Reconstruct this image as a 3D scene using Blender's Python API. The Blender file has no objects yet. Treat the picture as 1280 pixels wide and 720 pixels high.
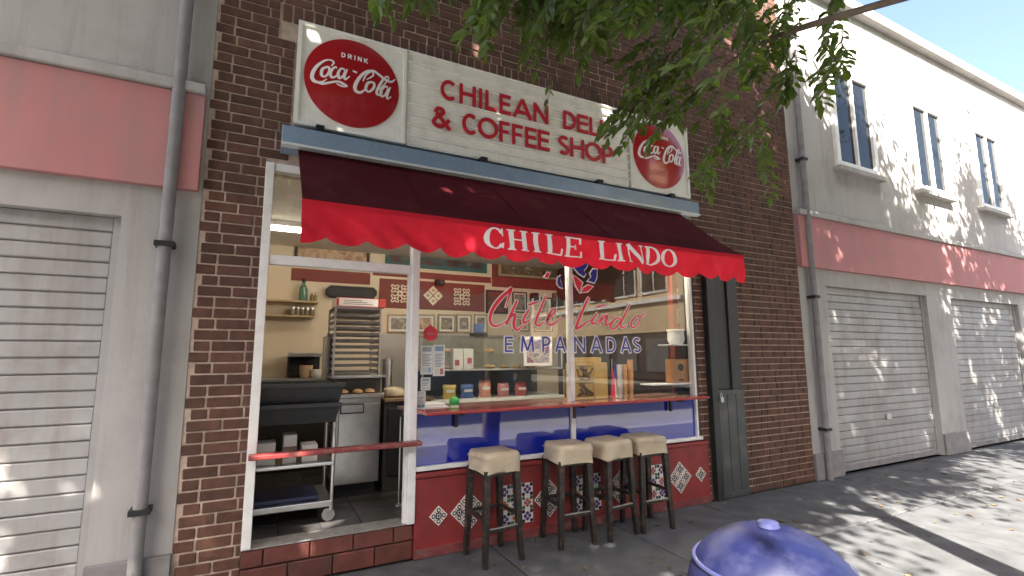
import bpy, bmesh, math, random
from mathutils import Vector, Matrix
random.seed(7)
R = math.radians
S = bpy.context.scene
COL = S.collection

# ---------------------------------------------------------------- camera
F_PX, YAW, PITCH, ROLL = 615.0, R(27.109), R(7.79), R(-0.2633)
CAM = Vector((0, -4.0, 1.57))
fw = Vector((math.sin(YAW)*math.cos(PITCH), math.cos(YAW)*math.cos(PITCH), math.sin(PITCH)))
r0 = Vector((math.cos(YAW), -math.sin(YAW), 0)); u0 = r0.cross(fw)
rt = math.cos(ROLL)*r0 + math.sin(ROLL)*u0
up = -math.sin(ROLL)*r0 + math.cos(ROLL)*u0
cd = bpy.data.cameras.new('camera'); cam = bpy.data.objects.new('camera', cd); COL.objects.link(cam)
cd.sensor_width = 36; cd.lens = 36*F_PX/1280; cd.clip_start = 0.05; cd.clip_end = 2000
M = Matrix((rt, up, -fw)).transposed().to_4x4(); M.translation = CAM
cam.matrix_world = M; S.camera = cam

# ---------------------------------------------------------------- light
SUN = Vector((-0.40, -0.58, 0.71)).normalized()          # towards the sun
w = bpy.data.worlds.new('World'); S.world = w; w.use_nodes = True
nt = w.node_tree; bg = nt.nodes['Background']
sky = nt.nodes.new('ShaderNodeTexSky'); sky.sky_type = 'NISHITA'; sky.sun_disc = False; sky.dust_density = 4.0; sky.air_density = 0.8
sky.sun_elevation = math.asin(SUN.z); sky.sun_rotation = math.atan2(SUN.x, SUN.y)
nt.links.new(sky.outputs[0], bg.inputs[0]); bg.inputs[1].default_value = 0.085
sl = bpy.data.lights.new('sun', 'SUN'); sl.energy = 5.0; sl.angle = R(0.53); sl.color = (1, 0.94, 0.84)
so = bpy.data.objects.new('sun', sl); COL.objects.link(so); so.location = (0, -8, 14)
so.rotation_euler = (-SUN).to_track_quat('-Z', 'Y').to_euler()
S.view_settings.view_transform = 'Standard'; S.view_settings.look = 'None'
S.view_settings.exposure = 2.8; S.view_settings.gamma = 1.0
S.cycles.use_denoising = True
S.cycles.max_bounces = 10; S.cycles.transparent_max_bounces = 16; S.cycles.diffuse_bounces = 5
S.cycles.caustics_reflective = False; S.cycles.caustics_refractive = False
S.cycles.sample_clamp_indirect = 6.0

def at(px, py, Y=None, Z=None):
    d = fw*F_PX + rt*(px-640) - up*(py-360)
    t = (Y-CAM.y)/d.y if Y is not None else (Z-CAM.z)/d.z
    return CAM + d*t
def rect(x0, y0, x1, y1, Y):
    """world rectangle X0,X1,Z0,Z1 on the plane y=Y for an upright thing seen in that box"""
    cx, cy = (x0+x1)/2, (y0+y1)/2
    return at(x0, cy, Y).x, at(x1, cy, Y).x, at(cx, y1, Y).z, at(cx, y0, Y).z

# ---------------------------------------------------------------- materials
MATS = {}
def mat(name, col, rough=0.6, metal=0.0, var=0.12, scale=9.0, bump=0.0, bscale=60.0, spec=0.5, coat=0.0, rnd=0.0, hue=None, dirt=None, transl=0.0, streak=None):
    if name in MATS: return MATS[name]
    m = bpy.data.materials.new(name); m.use_nodes = True; MATS[name] = m
    n, l = m.node_tree.nodes, m.node_tree.links
    b = n['Principled BSDF']
    b.inputs['Roughness'].default_value = rough; b.inputs['Metallic'].default_value = metal
    b.inputs['Specular IOR Level'].default_value = spec; b.inputs['Coat Weight'].default_value = coat
    tc = n.new('ShaderNodeTexCoord'); c = tuple(col)+(1,)
    nz = n.new('ShaderNodeTexNoise'); nz.inputs['Scale'].default_value = scale; nz.inputs['Detail'].default_value = 6
    geo = n.new('ShaderNodeNewGeometry')
    l.new(geo.outputs['Position'], nz.inputs['Vector'])
    mr = n.new('ShaderNodeMapRange'); mr.inputs[1].default_value = 0.25; mr.inputs[2].default_value = 0.75
    mr.inputs[3].default_value = 1-var; mr.inputs[4].default_value = 1+var
    l.new(nz.outputs['Fac'], mr.inputs[0])
    hs = n.new('ShaderNodeHueSaturation'); hs.inputs['Color'].default_value = c
    last = mr.outputs[0]
    if rnd:
        oi = n.new('ShaderNodeObjectInfo'); m2 = n.new('ShaderNodeMapRange')
        m2.inputs[3].default_value = 1-rnd; m2.inputs[4].default_value = 1+rnd
        l.new(oi.outputs['Random'], m2.inputs[0])
        mu = n.new('ShaderNodeMath'); mu.operation = 'MULTIPLY'; l.new(last, mu.inputs[0]); l.new(m2.outputs[0], mu.inputs[1]); last = mu.outputs[0]
    l.new(last, hs.inputs['Value'])
    out = hs.outputs[0]
    if dirt:                                             # (colour, amount, scale): irregular stains of another colour
        dn = n.new('ShaderNodeTexNoise'); dn.inputs['Scale'].default_value = dirt[2]; dn.inputs['Detail'].default_value = 8; dn.inputs['Roughness'].default_value = 0.65
        l.new(geo.outputs['Position'], dn.inputs['Vector'])
        rp = n.new('ShaderNodeMapRange'); rp.inputs[1].default_value = 0.5; rp.inputs[2].default_value = 0.72; rp.inputs[4].default_value = dirt[1]
        l.new(dn.outputs['Fac'], rp.inputs[0])
        mx = n.new('ShaderNodeMix'); mx.data_type = 'RGBA'; l.new(rp.outputs[0], mx.inputs[0]); l.new(out, mx.inputs[6]); mx.inputs[7].default_value = tuple(dirt[0])+(1,)
        out = mx.outputs[2]
        rr = n.new('ShaderNodeMapRange'); rr.inputs[3].default_value = rough; rr.inputs[4].default_value = min(1, rough+0.25); l.new(rp.outputs[0], rr.inputs[0]); l.new(rr.outputs[0], b.inputs['Roughness'])
    if streak:                                           # (colour, amount): rain streaks running down the face
        mp = n.new('ShaderNodeMapping'); mp.inputs['Scale'].default_value = (7.0, 7.0, 0.55); l.new(geo.outputs['Position'], mp.inputs['Vector'])
        sn = n.new('ShaderNodeTexNoise'); sn.inputs['Scale'].default_value = 1.0; sn.inputs['Detail'].default_value = 7; sn.inputs['Roughness'].default_value = 0.7; l.new(mp.outputs[0], sn.inputs['Vector'])
        sr = n.new('ShaderNodeMapRange'); sr.inputs[1].default_value = 0.5; sr.inputs[2].default_value = 0.75; sr.inputs[4].default_value = streak[1]; l.new(sn.outputs['Fac'], sr.inputs[0])
        sx_ = n.new('ShaderNodeMix'); sx_.data_type = 'RGBA'; l.new(sr.outputs[0], sx_.inputs[0]); l.new(out, sx_.inputs[6]); sx_.inputs[7].default_value = tuple(streak[0])+(1,); out = sx_.outputs[2]
    l.new(out, b.inputs['Base Color'])
    if bump:
        bn = n.new('ShaderNodeTexNoise'); bn.inputs['Scale'].default_value = bscale; bn.inputs['Detail'].default_value = 5
        l.new(geo.outputs['Position'], bn.inputs['Vector'])
        bp = n.new('ShaderNodeBump'); bp.inputs['Strength'].default_value = bump; bp.inputs['Distance'].default_value = 0.01
        l.new(bn.outputs['Fac'], bp.inputs['Height']); l.new(bp.outputs[0], b.inputs['Normal'])
    if transl:
        tr = n.new('ShaderNodeBsdfTranslucent'); l.new(out, tr.inputs['Color'])
        ms = n.new('ShaderNodeMixShader'); ms.inputs[0].default_value = transl
        l.new(b.outputs[0], ms.inputs[1]); l.new(tr.outputs[0], ms.inputs[2]); l.new(ms.outputs[0], n['Material Output'].inputs[0])
    return m
def glass(name, tint=(1, 1, 1), refl=1.0, ior=1.5):
    m = bpy.data.materials.new(name); m.use_nodes = True; MATS[name] = m
    n, l = m.node_tree.nodes, m.node_tree.links; n.remove(n['Principled BSDF'])
    t = n.new('ShaderNodeBsdfTransparent'); t.inputs[0].default_value = tuple(tint)+(1,)
    g = n.new('ShaderNodeBsdfGlossy'); g.inputs['Roughness'].default_value = 0.0
    ge = n.new('ShaderNodeNewGeometry'); dt = n.new('ShaderNodeVectorMath'); dt.operation = 'DOT_PRODUCT'; l.new(ge.outputs['Incoming'], dt.inputs[0]); l.new(ge.outputs['Normal'], dt.inputs[1])
    def mth(op, a_, b_):
        q = n.new('ShaderNodeMath'); q.operation = op
        for i_, v_ in enumerate((a_, b_)):
            if v_ is None: continue
            if isinstance(v_, (int, float)): q.inputs[i_].default_value = v_
            else: l.new(v_, q.inputs[i_])
        return q.outputs[0]
    f0 = ((ior-1)/(ior+1))**2                            # Schlick reflectance of one face, the same from both sides
    p5 = mth('POWER', mth('SUBTRACT', 1.0, mth('ABSOLUTE', dt.outputs['Value'], None)), 5.0)
    mu = mth('MULTIPLY', mth('ADD', mth('MULTIPLY', p5, 1-f0), f0), refl)
    mx = n.new('ShaderNodeMixShader'); l.new(mu, mx.inputs[0]); l.new(t.outputs[0], mx.inputs[1]); l.new(g.outputs[0], mx.inputs[2])
    l.new(mx.outputs[0], n['Material Output'].inputs[0])
    return m

# ---------------------------------------------------------------- mesh builder
WL = {}
def wloc(o): return WL.get(o.name, Vector((0, 0, 0)))
class MB:
    def __init__(s): s.v = []; s.f = []; s.m = []; s.cur = 0
    def slot(s, i): s.cur = i; return s
    def face(s, ids): s.f.append(tuple(ids)); s.m.append(s.cur)
    def box(s, x0, x1, y0, y1, z0, z1):
        b = len(s.v)
        s.v += [(x, y, z) for z in (z0, z1) for y in (y0, y1) for x in (x0, x1)]
        for q in ((0, 2, 3, 1), (4, 5, 7, 6), (0, 1, 5, 4), (2, 6, 7, 3), (0, 4, 6, 2), (1, 3, 7, 5)): s.face([b+i for i in q])
        return s
    def poly(s, pts):
        b = len(s.v); s.v += [tuple(p) for p in pts]; s.face(range(b, b+len(pts))); return s
    def prism(s, pts, y0, y1):
        """outline of (x,z) points (counter-clockwise from the front) between y0 (front) and y1"""
        b = len(s.v); n = len(pts)
        s.v += [(p[0], y0, p[1]) for p in pts] + [(p[0], y1, p[1]) for p in pts]
        s.face(range(b, b+n)); s.face([b+n+i for i in reversed(range(n))])
        for i in range(n):
            j = (i+1) % n; s.face((b+j, b+i, b+n+i, b+n+j))
        return s
    def tube(s, p0, p1, ra, rb=None, n=10, cap=True):
        rb = ra if rb is None else rb
        p0, p1 = Vector(p0), Vector(p1); d = (p1-p0).normalized()
        a = d.orthogonal().normalized(); c = d.cross(a); b = len(s.v)
        for p, r in ((p0, ra), (p1, rb)):
            for i in range(n):
                t = 2*math.pi*i/n; s.v.append(tuple(p+a*(r*math.cos(t))+c*(r*math.sin(t))))
        for i in range(n):
            j = (i+1) % n; s.face((b+i, b+j, b+n+j, b+n+i))
        if cap: s.face([b+i for i in reversed(range(n))]); s.face([b+n+i for i in range(n)])
        return s
    def path(s, pts, rad, n=8):
        b = len(s.v); k = len(pts); pts = [Vector(p) for p in pts]
        rads = rad if isinstance(rad, (list, tuple)) else [rad]*k
        ref = None
        for i, p in enumerate(pts):
            d = (pts[min(i+1, k-1)]-pts[max(i-1, 0)]).normalized()
            a = d.orthogonal().normalized() if ref is None else (ref - d*ref.dot(d)).normalized()
            ref = a; c = d.cross(a)
            for q in range(n):
                t = 2*math.pi*q/n; s.v.append(tuple(p+a*(rads[i]*math.cos(t))+c*(rads[i]*math.sin(t))))
        for i in range(k-1):
            for q in range(n):
                r = (q+1) % n; s.face((b+i*n+q, b+i*n+r, b+(i+1)*n+r, b+(i+1)*n+q))
        s.face([b+q for q in reversed(range(n))]); s.face([b+(k-1)*n+q for q in range(n)])
        return s
    def lathe(s, prof, c, n=24):
        """profile of (radius, z) turned about the vertical through c"""
        b = len(s.v); k = len(prof)
        for r, z in prof:
            for i in range(n):
                t = 2*math.pi*i/n; s.v.append((c[0]+r*math.cos(t), c[1]+r*math.sin(t), c[2]+z))
        for j in range(k-1):
            for i in range(n):
                q = (i+1) % n; s.face((b+j*n+i, b+j*n+q, b+(j+1)*n+q, b+(j+1)*n+i))
        s.face([b+i for i in reversed(range(n))]); s.face([b+(k-1)*n+i for i in range(n)])
        return s
    def build(s, name, mats, parent=None, bevel=0.0, smooth=False, seg=2, origin=None, local=False):
        if not isinstance(mats, (list, tuple)): mats = [mats]
        if parent is not None: o3 = Vector((0, 0, 0)) if local else wloc(parent)
        elif origin is not None: o3 = Vector(origin)
        else:
            xs, ys, zs = zip(*s.v); o3 = Vector(((min(xs)+max(xs))/2, (min(ys)+max(ys))/2, min(zs)))
        me = bpy.data.meshes.new(name)
        me.from_pydata([(p[0]-o3.x, p[1]-o3.y, p[2]-o3.z) for p in s.v], [], s.f)
        for m in mats: me.materials.append(m)
        me.polygons.foreach_set('material_index', s.m)
        if bevel:
            bm = bmesh.new(); bm.from_mesh(me)
            bmesh.ops.recalc_face_normals(bm, faces=bm.faces)
            ed = [e for e in bm.edges if len(e.link_faces) == 2 and e.calc_face_angle(0) > 0.6]
            bmesh.ops.bevel(bm, geom=ed, offset=bevel, segments=seg, affect='EDGES', profile=0.5, clamp_overlap=True)
            bm.to_mesh(me); bm.free()
        if smooth:
            for p in me.polygons: p.use_smooth = True
            try: me.set_sharp_from_angle(angle=R(40))
            except Exception: pass
        me.update()
        o = bpy.data.objects.new(name, me); COL.objects.link(o)
        if parent is not None: o.parent = parent; WL[o.name] = wloc(parent).copy()
        else: o.location = o3; WL[o.name] = o3
        return o
def thing(name, loc, label, cat, group=None):
    o = bpy.data.objects.new(name, None); COL.objects.link(o); o.empty_display_size = 0.1
    o.location = loc; WL[o.name] = Vector(loc); return tag(o, label, cat, group)
def tag(o, label, cat, group=None):
    o['label'] = label; o['category'] = cat
    if group: o['group'] = group
    return o
def struct(o): o['kind'] = 'structure'; return o
def copy_tree(o, parent=None):
    c = o.copy(); COL.objects.link(c)
    if parent is not None: c.parent = parent
    for ch in list(o.children): copy_tree(ch, c)
    return c
def share(name, mesh, loc, parent, rot=None, scale=None):
    o = bpy.data.objects.new(name, mesh); COL.objects.link(o); o.parent = parent
    o.location = Vector(loc)-wloc(parent)
    if rot: o.rotation_euler = rot
    if scale: o.scale = scale
    return o
def bevel_box_mesh(name, sx, sy, sz, mats, bev):
    m = MB().box(-sx/2, sx/2, -sy/2, sy/2, -sz/2, sz/2); o = m.build(name, mats, bevel=bev, seg=1, origin=(0, 0, 0))
    me = o.data; bpy.data.objects.remove(o); return me

# ---- lettering tools: strokes of (x, z) points with a width become flat raised ribbons
def smooth_pts(p, n=5):
    out = []; k = len(p)
    for i in range(k-1):
        a, b, c, d = p[max(i-1, 0)], p[i], p[i+1], p[min(i+2, k-1)]
        for j in range(n):
            t = j/n; out.append(tuple(0.5*((2*b[q])+(-a[q]+c[q])*t+(2*a[q]-5*b[q]+4*c[q]-d[q])*t*t+(-a[q]+3*b[q]-3*c[q]+d[q])*t**3) for q in range(len(b))))
    out.append(tuple(p[-1])); return out
def ribbon(mb, pts, y0, y1, grow=0.0, yf=None, sm=True, ext=0.0, rnd=True):
    """pts (x, z, half width); front at y0, back at y1 plus the surface offset yf(x, z)"""
    p = smooth_pts(pts) if sm and len(pts) > 2 else [tuple(q) for q in pts]
    L, Rr = [], []; k = len(p)
    if ext or (rnd and grow):
        e = ext+grow
        def sh(a, b):
            d = Vector((a[0]-b[0], a[1]-b[1])); d = d.normalized()*e if d.length > 1e-9 else d
            return (a[0]+d.x, a[1]+d.y, a[2])
        p[0] = sh(p[0], p[1]); p[-1] = sh(p[-1], p[-2])
    for i in range(k):
        a, b = p[max(i-1, 0)], p[min(i+1, k-1)]
        d = Vector((b[0]-a[0], b[1]-a[1]))
        d = d.normalized() if d.length > 1e-9 else Vector((1, 0))
        sc = 1.0
        if not sm and 0 < i < k-1:
            d1 = Vector((p[i][0]-a[0], p[i][1]-a[1])).normalized(); sc = 1/max(0.45, abs(d1.dot(d)))
        wd = max(p[i][2]+grow, 0.0004)*sc
        L.append((p[i][0]-d.y*wd, p[i][1]+d.x*wd)); Rr.append((p[i][0]+d.y*wd, p[i][1]-d.x*wd))
    b = len(mb.v); off = yf or (lambda x, z: 0.0)
    for yy in (y0, y1):
        for q in range(k):
            for e in (L[q], Rr[q]): mb.v.append((e[0], yy+off(*e), e[1]))
    for q in range(k-1):
        i = b+q*2; j = i+2*k
        mb.face((i, i+1, i+3, i+2)); mb.face((j, j+2, j+3, j+1)); mb.face((i, i+2, j+2, j)); mb.face((i+1, j+1, j+3, i+3))
    mb.face((b, b+2*k, b+2*k+1, b+1)); e = b+2*k-2; mb.face((e, e+1, e+2*k+1, e+2*k))
def arc(cx, cz, rx, rz, a0, a1, n=16): return [(cx+rx*math.cos(R(a0+(a1-a0)*i/n)), cz+rz*math.sin(R(a0+(a1-a0)*i/n))) for i in range(n+1)]
def sans(ch, w, t):
    """strokes of a geometric capital in a box w wide and 1 high, t = stroke width"""
    h = t/2; a, b = h, w-h
    T = {'C': [arc(w*0.56, .5, w*0.56-h, .5-h, 48, 312)], 'O': [arc(w/2, .5, w/2-h, .5-h, 0, 360, 28)], 'H': [[(a, 0), (a, 1)], [(b, 0), (b, 1)], [(a, .52), (b, .52)]],
         'I': [[(w/2, 0), (w/2, 1)]], 'L': [[(a, 1), (a, 0)], [(a, h), (w, h)]], 'E': [[(a, 1), (a, 0)], [(a, h), (w, h)], [(a, .52), (w*.92, .52)], [(a, 1-h), (w, 1-h)]],
         'F': [[(a, 1), (a, 0)], [(a, .5), (w*.9, .5)], [(a, 1-h), (w, 1-h)]], 'A': [[(h*.7, 0), (w/2, 1)], [(w-h*.7, 0), (w/2, 1)], [(w*.22, .3), (w*.78, .3)]],
         'N': [[(a, 0), (a, 1)], [(a, 1-h*.4), (b, h*.4)], [(b, 0), (b, 1)]], 'D': [[(a, 0), (a, 1)], [(a, h)]+arc(w*.4, .5, w*.6-h, .5-h, -90, 90)+[(a, 1-h)]],
         'P': [[(a, 0), (a, 1)], [(a, .42)]+arc(w*.5, .71-h*.25, w*.5-h, .29-h*.75, -90, 90, 10)+[(a, 1-h)]],
         'M': [[(a, 0), (a+w*.08, 1)], [(a+w*.08, 1-h*.3), (w/2, h)], [(w/2, h), (b-w*.08, 1-h*.3)], [(b, 0), (b-w*.08, 1)]],
         'S': [arc(w/2, .73, w/2-h, .27-h, 35, 270, 12)[:-1]+arc(w/2, .27+h*.05, w/2-h, .27-h, 90, -145, 12)],
         '&': [[(w, 0), (w*.24, .70)], arc(w*.42, .78, w*.24-h*.3, .22-h, 205, -50, 12), [(w*.56, .67), (w*.22, .47)], arc(w*.40, .27, w*.40-h, .27-h, 125, 345, 14), [(w*.74, .18), (w*.94, .46)]],
         'R': [[(a, 0), (a, 1)], [(a, .44)]+arc(w*.5, .72-h*.2, w*.5-h, .28-h*.8, -90, 90, 10)+[(a, 1-h)], [(w*.5, .44), (b, 0)]], 'K': [[(a, 0), (a, 1)], [(a, .38), (b, 1)], [(w*.4, .58), (b, 0)]]}
    return T[ch]
def sans_letter(mb, ch, x0, x1, z0, z1, t, y0, y1, grow=0.0, yf=None, slant=0.0):
    hgt = z1-z0; w = (x1-x0)/hgt
    for i, st in enumerate(sans(ch, w, t)):
        pts = [(x0+p[0]*hgt+slant*p[1]*hgt, z0+p[1]*hgt, t*hgt/2) for p in st]
        ribbon(mb, pts, y0-i*0.0004, y1, grow, yf, sm=False)
def serif_letter(mb, ch, x0, x1, z0, z1, y0, y1, yf):
    w, h = x1-x0, z1-z0; th = 0.036; tn = 0.009; k = [0]
    def stroke(a, b, hw):
        k[0] += 1; n = 5
        ribbon(mb, [(x0+a[0]*w+(b[0]-a[0])*w*i/n, z0+a[1]*h+(b[1]-a[1])*h*i/n, hw) for i in range(n+1)], y0-k[0]*0.0003, y1, 0, yf, sm=False)
    def stem(fx, hw=None, top=True, bot=True):
        hw = hw or th/2; stroke((fx, 0), (fx, 1), hw); s = (hw+0.013)/w
        if bot: stroke((fx-s, 0.03), (fx+s, 0.03), tn/2)
        if top: stroke((fx-s, 0.97), (fx+s, 0.97), tn/2)
    def bowl(a0, a1, cx=.5, rx=.5):
        pts = []; n = 30
        for i in range(n+1):
            t = R(a0+(a1-a0)*i/n); c = abs(math.cos(t)); hw = (tn+(th*1.05-tn)*c**1.6)/2
            pts.append((x0+(cx+(rx-hw/w)*math.cos(t))*w, z0+(.5+(.51-hw/h)*math.sin(t))*h, hw))
        ribbon(mb, pts, y0-0.002, y1, 0, yf, sm=False)
    e = th/2/w
    if ch == 'C': bowl(40, 318, .55, .55); stroke((.93, .62), (.93, .99), .006); stroke((.95, .06), (.95, .3), .006)
    if ch == 'O': bowl(0, 360)
    if ch == 'I': stem(.5)
    if ch == 'H': stem(.22); stem(.78); stroke((.2, .52), (.8, .52), tn/2)
    if ch == 'L': stem(.28); stroke((.2, .03), (1, .03), tn/2); stroke((.95, .02), (1.0, .34), .008)
    if ch == 'E':
        stem(.25); stroke((.2, .03), (1, .03), tn/2); stroke((.95, .02), (1, .32), .008); stroke((.2, .97), (.95, .97), tn/2)
        stroke((.92, .98), (.95, .7), .008); stroke((.2, .52), (.68, .52), tn/2); stroke((.67, .4), (.67, .64), .006)
    if ch == 'N': stem(.14, tn/2); stem(.88, tn/2, True, False); stroke((.12, .98), (.88, .02), th/2)
    if ch == 'D': stem(.2); bowl(-90, 90, .35, .65); stroke((.1, .03), (.4, .03), tn/2); stroke((.1, .97), (.4, .97), tn/2)

# ================================================================ SETTING
m_slab = mat('concrete_slab', (0.074, 0.075, 0.078), 0.85, var=0.35, scale=5, bump=0.25, bscale=120, rnd=0.08, dirt=((0.05, 0.05, 0.055), 0.7, 2.3))
m_dirt = mat('joint_dirt', (0.035, 0.035, 0.035), 0.95)
m_road = mat('asphalt', (0.19, 0.187, 0.18), 0.9, var=0.2, scale=3, bump=0.3, bscale=150)
m_kerb = mat('kerb_concrete', (0.32, 0.31, 0.29), 0.85, var=0.2, bump=0.2)
struct(MB().poly([(-120, -120, -0.16), (160, -120, -0.16), (160, 60, -0.16), (-120, 60, -0.16)]).build('ground', mat('earth', (0.16, 0.15, 0.13), 0.95), origin=(0, 0, -0.16)))
struct(MB().box(-60, 90, -13.6, -10.5, -0.156, -0.14).build('road', mat('asphalt_dark', (0.07, 0.07, 0.072), 0.9, var=0.25, scale=2, bump=0.3, bscale=150)))
struct(MB().box(-60, 90, -10.5, -4.75, -0.156, -0.136).build('parking_lane', m_road))
pav = struct(MB().box(-12, 24, -4.6, 0.05, -0.15, -0.012).build('pavement', m_dirt))
k = 0
for i in range(-6, 13):
    for j in range(0, 4):
        x = -0.62+i*1.22; y = -0.02-j*1.15-0.575
        sx, sy = 1.198, 1.128
        me = MB().box(-sx/2, sx/2, -sy/2, sy/2, -0.06, 0).build('slab', m_slab, bevel=0.006, seg=1, origin=(0, 0, 0)) if k == 0 else None
        if me: slab_me = me.data; bpy.data.objects.remove(me)
        k += 1
        share('slab', slab_me, (x+0.61, y, random.uniform(-0.002, 0.001)), pav)
struct(MB().box(-60, 90, -4.75, -4.6, -0.15, 0.0).build('kerb', m_kerb, bevel=0.02))
struct(MB().box(-60, 90, -17.4, -13.6, -0.15, -0.01).build('far_pavement', mat('far_paving', (0.13, 0.13, 0.125), 0.85, var=0.2)))

# ================================================================ BRICK BUILDING
m_mortar = mat('mortar', (0.52, 0.41, 0.33), 0.95, var=0.3, scale=20, bump=0.3, bscale=200, dirt=((0.28, 0.22, 0.19), 0.6, 4))
m_brick = mat('brick', (0.098, 0.044, 0.029), 0.85, var=0.35, scale=14, bump=0.4, bscale=90, rnd=0.25, dirt=((0.045, 0.03, 0.026), 0.7, 1.6), streak=((0.13, 0.08, 0.06), 0.4))
m_brick2 = mat('brick_far', (0.098, 0.044, 0.029), 0.85, var=0.6, scale=6, bump=0.4, bscale=90, dirt=((0.045, 0.03, 0.026), 0.7, 1.6), streak=((0.13, 0.08, 0.06), 0.4))
bb = thing('brick_building', (2.2, 0.3, 0), 'dark brown brick building with pale mortar around the deli shopfront', 'building')
XL, XR = -0.42, 6.3           # brick frontage
wm = MB()
wm.box(XL, XR, 0.008, 0.30, 3.02, 7.4)          # wall over the shopfront
wm.box(XL, -0.03, 0.008, 0.30, 0.0, 3.02)       # left pier
wm.box(4.36, 4.56, 0.008, 0.30, 0.0, 3.02)      # narrow pier right of the window
wm.box(5.02, XR, 0.008, 0.30, 0.0, 3.02)        # wall beyond the metal door
wm.box(4.56, 5.02, 0.008, 0.30, 2.62, 3.02)
wall = wm.build('wall', m_mortar, bb)
PX, PZ = 0.2135, 0.0765
cand = []
HOLES = [(-0.03, 4.36, 0.0, 3.02), (4.56, 5.02, 0.0, 2.62), (0.0, 4.36, 4.085, 4.36), (0.12, 4.25, 3.12, 4.10)]
r = 0; z = 0.004
while z+0.065 < 7.38:
    segs = [(XL, XR)]
    for h in HOLES:
        if z+0.064 > h[2] and z < h[3]:
            nsg = []
            for (p, q) in segs:
                if h[0] > p+0.02: nsg.append((p, min(q, h[0])))
                if h[1] < q-0.02: nsg.append((max(p, h[1]), q))
                if h[1] <= p or h[0] >= q: nsg.append((p, q))
            segs = list(dict.fromkeys((p, q) for p, q in nsg if q-p > 0.03))
    pat = ([1.0], [1.0, 0.5], [1.0], [0.5, 1.0])[r % 4]; x = XL-0.3+(0.0, 0.11, 0.107, 0.02)[r % 4]; i = 0
    while x < XR:
        ln = pat[i % len(pat)]*PX; i += 1
        for p, q in segs:
            u0_, u1_ = max(x, p+0.003), min(x+ln-0.0145, q-0.003)
            if u1_-u0_ > 0.025: cand.append(((u0_+u1_)/2, z+0.032, u1_-u0_, 0.064))
        x += ln
    z += PZ; r += 1
x = 0.02
while x < 4.34:                                # soldier course above the sign
    cand.append((x+0.033, 4.282, 0.064, 0.145)); x += 0.0785
def in_view(c):
    v = Vector((c[0], 0, c[1]))-CAM; d = v.dot(fw); px = 640+F_PX*v.dot(rt)/d; py = 360-F_PX*v.dot(up)/d
    return -20 < px < 1300 and -20 < py < 740 and not (372 < px < 860 and 180 < py < 340)
vis = [c for c in cand if in_view(c)]
vis.sort(key=lambda c: (Vector((c[0], 0, c[1]))-CAM).length/ (c[2]*c[3])**0.5)
near = vis[:290]; ns = set(near); rest = [c for c in cand if c not in ns]
bme = bevel_box_mesh('brick', 1, 1, 1, [m_brick], 0.0)
bb_cache = {}
for c in near:
    key = (round(c[2], 2), round(c[3], 2))
    if key not in bb_cache: bb_cache[key] = bevel_box_mesh('brick', c[2], 0.045, c[3], [m_brick], 0.004)
    share('brick', bb_cache[key], (c[0], 0.021+random.uniform(-0.004, 0.003), c[1]), wall, rot=(random.uniform(-.02, .02), random.uniform(-.006, .006), random.uniform(-.01, .01)))
mb = MB()
for c in rest:
    dy = random.uniform(-0.004, 0.003); mb.box(c[0]-c[2]/2, c[0]+c[2]/2, -0.0015+dy, 0.04, c[1]-c[3]/2, c[1]+c[3]/2)
o = mb.build('brickwork', m_brick2, wall); o['kind'] = 'stuff'
# flat parapet and side/back shell so that the building is closed
m_shell = mat('plaster_shell', (0.35, 0.32, 0.28), 0.9)
MB().box(XL, XR, 0.302, 9, 3.3, 7.4).build('upper_floor', m_shell, bb)
MB().box(XL-.02, XR+.02, -0.06, 0.34, 7.4, 7.55).build('parapet', mat('coping', (0.3, 0.28, 0.26), 0.9), bb, bevel=0.01)

# ---- interior shell
m_cream = mat('cream_plaster', (0.74, 0.64, 0.49), 0.8, var=0.06, scale=2)
struct(MB().box(-0.30, 4.7, 3.2, 3.3, 0.0, 3.2).build('shop_back_wall', m_cream))
struct(MB().box(-0.42, -0.30, 0.302, 3.3, 0.0, 3.2).build('shop_side_wall', m_cream))
struct(MB().box(4.56, 4.7, 0.302, 3.198, 0.0, 3.2).build('shop_side_wall', mat('darkened_side_wall', (0.055, 0.035, 0.026), 0.5, var=0.3, scale=6)))  # right wall coloured dark to stand for the dim side, so pane reflections dominate
struct(MB().box(-0.298, 4.558, 0.302, 3.198, 3.05, 3.2).build('shop_ceiling', mat('ceiling_white', (0.75, 0.72, 0.66), 0.9)))
sf = struct(MB().box(-0.40, 4.55, 0.16, 3.198, 0.0, 0.248).build('shop_floor', m_dirt))
m_ft = mat('floor_tile', (0.055, 0.052, 0.05), 0.35, var=0.3, scale=6, rnd=0.15, bump=0.05)
ft = bevel_box_mesh('floor_tile', 0.296, 0.296, 0.02, [m_ft], 0.003)
for i in range(16):
    for j in range(10): share('floor_tile', ft, (-0.24+i*0.3, 0.33+j*0.3, 0.25), sf)

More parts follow.
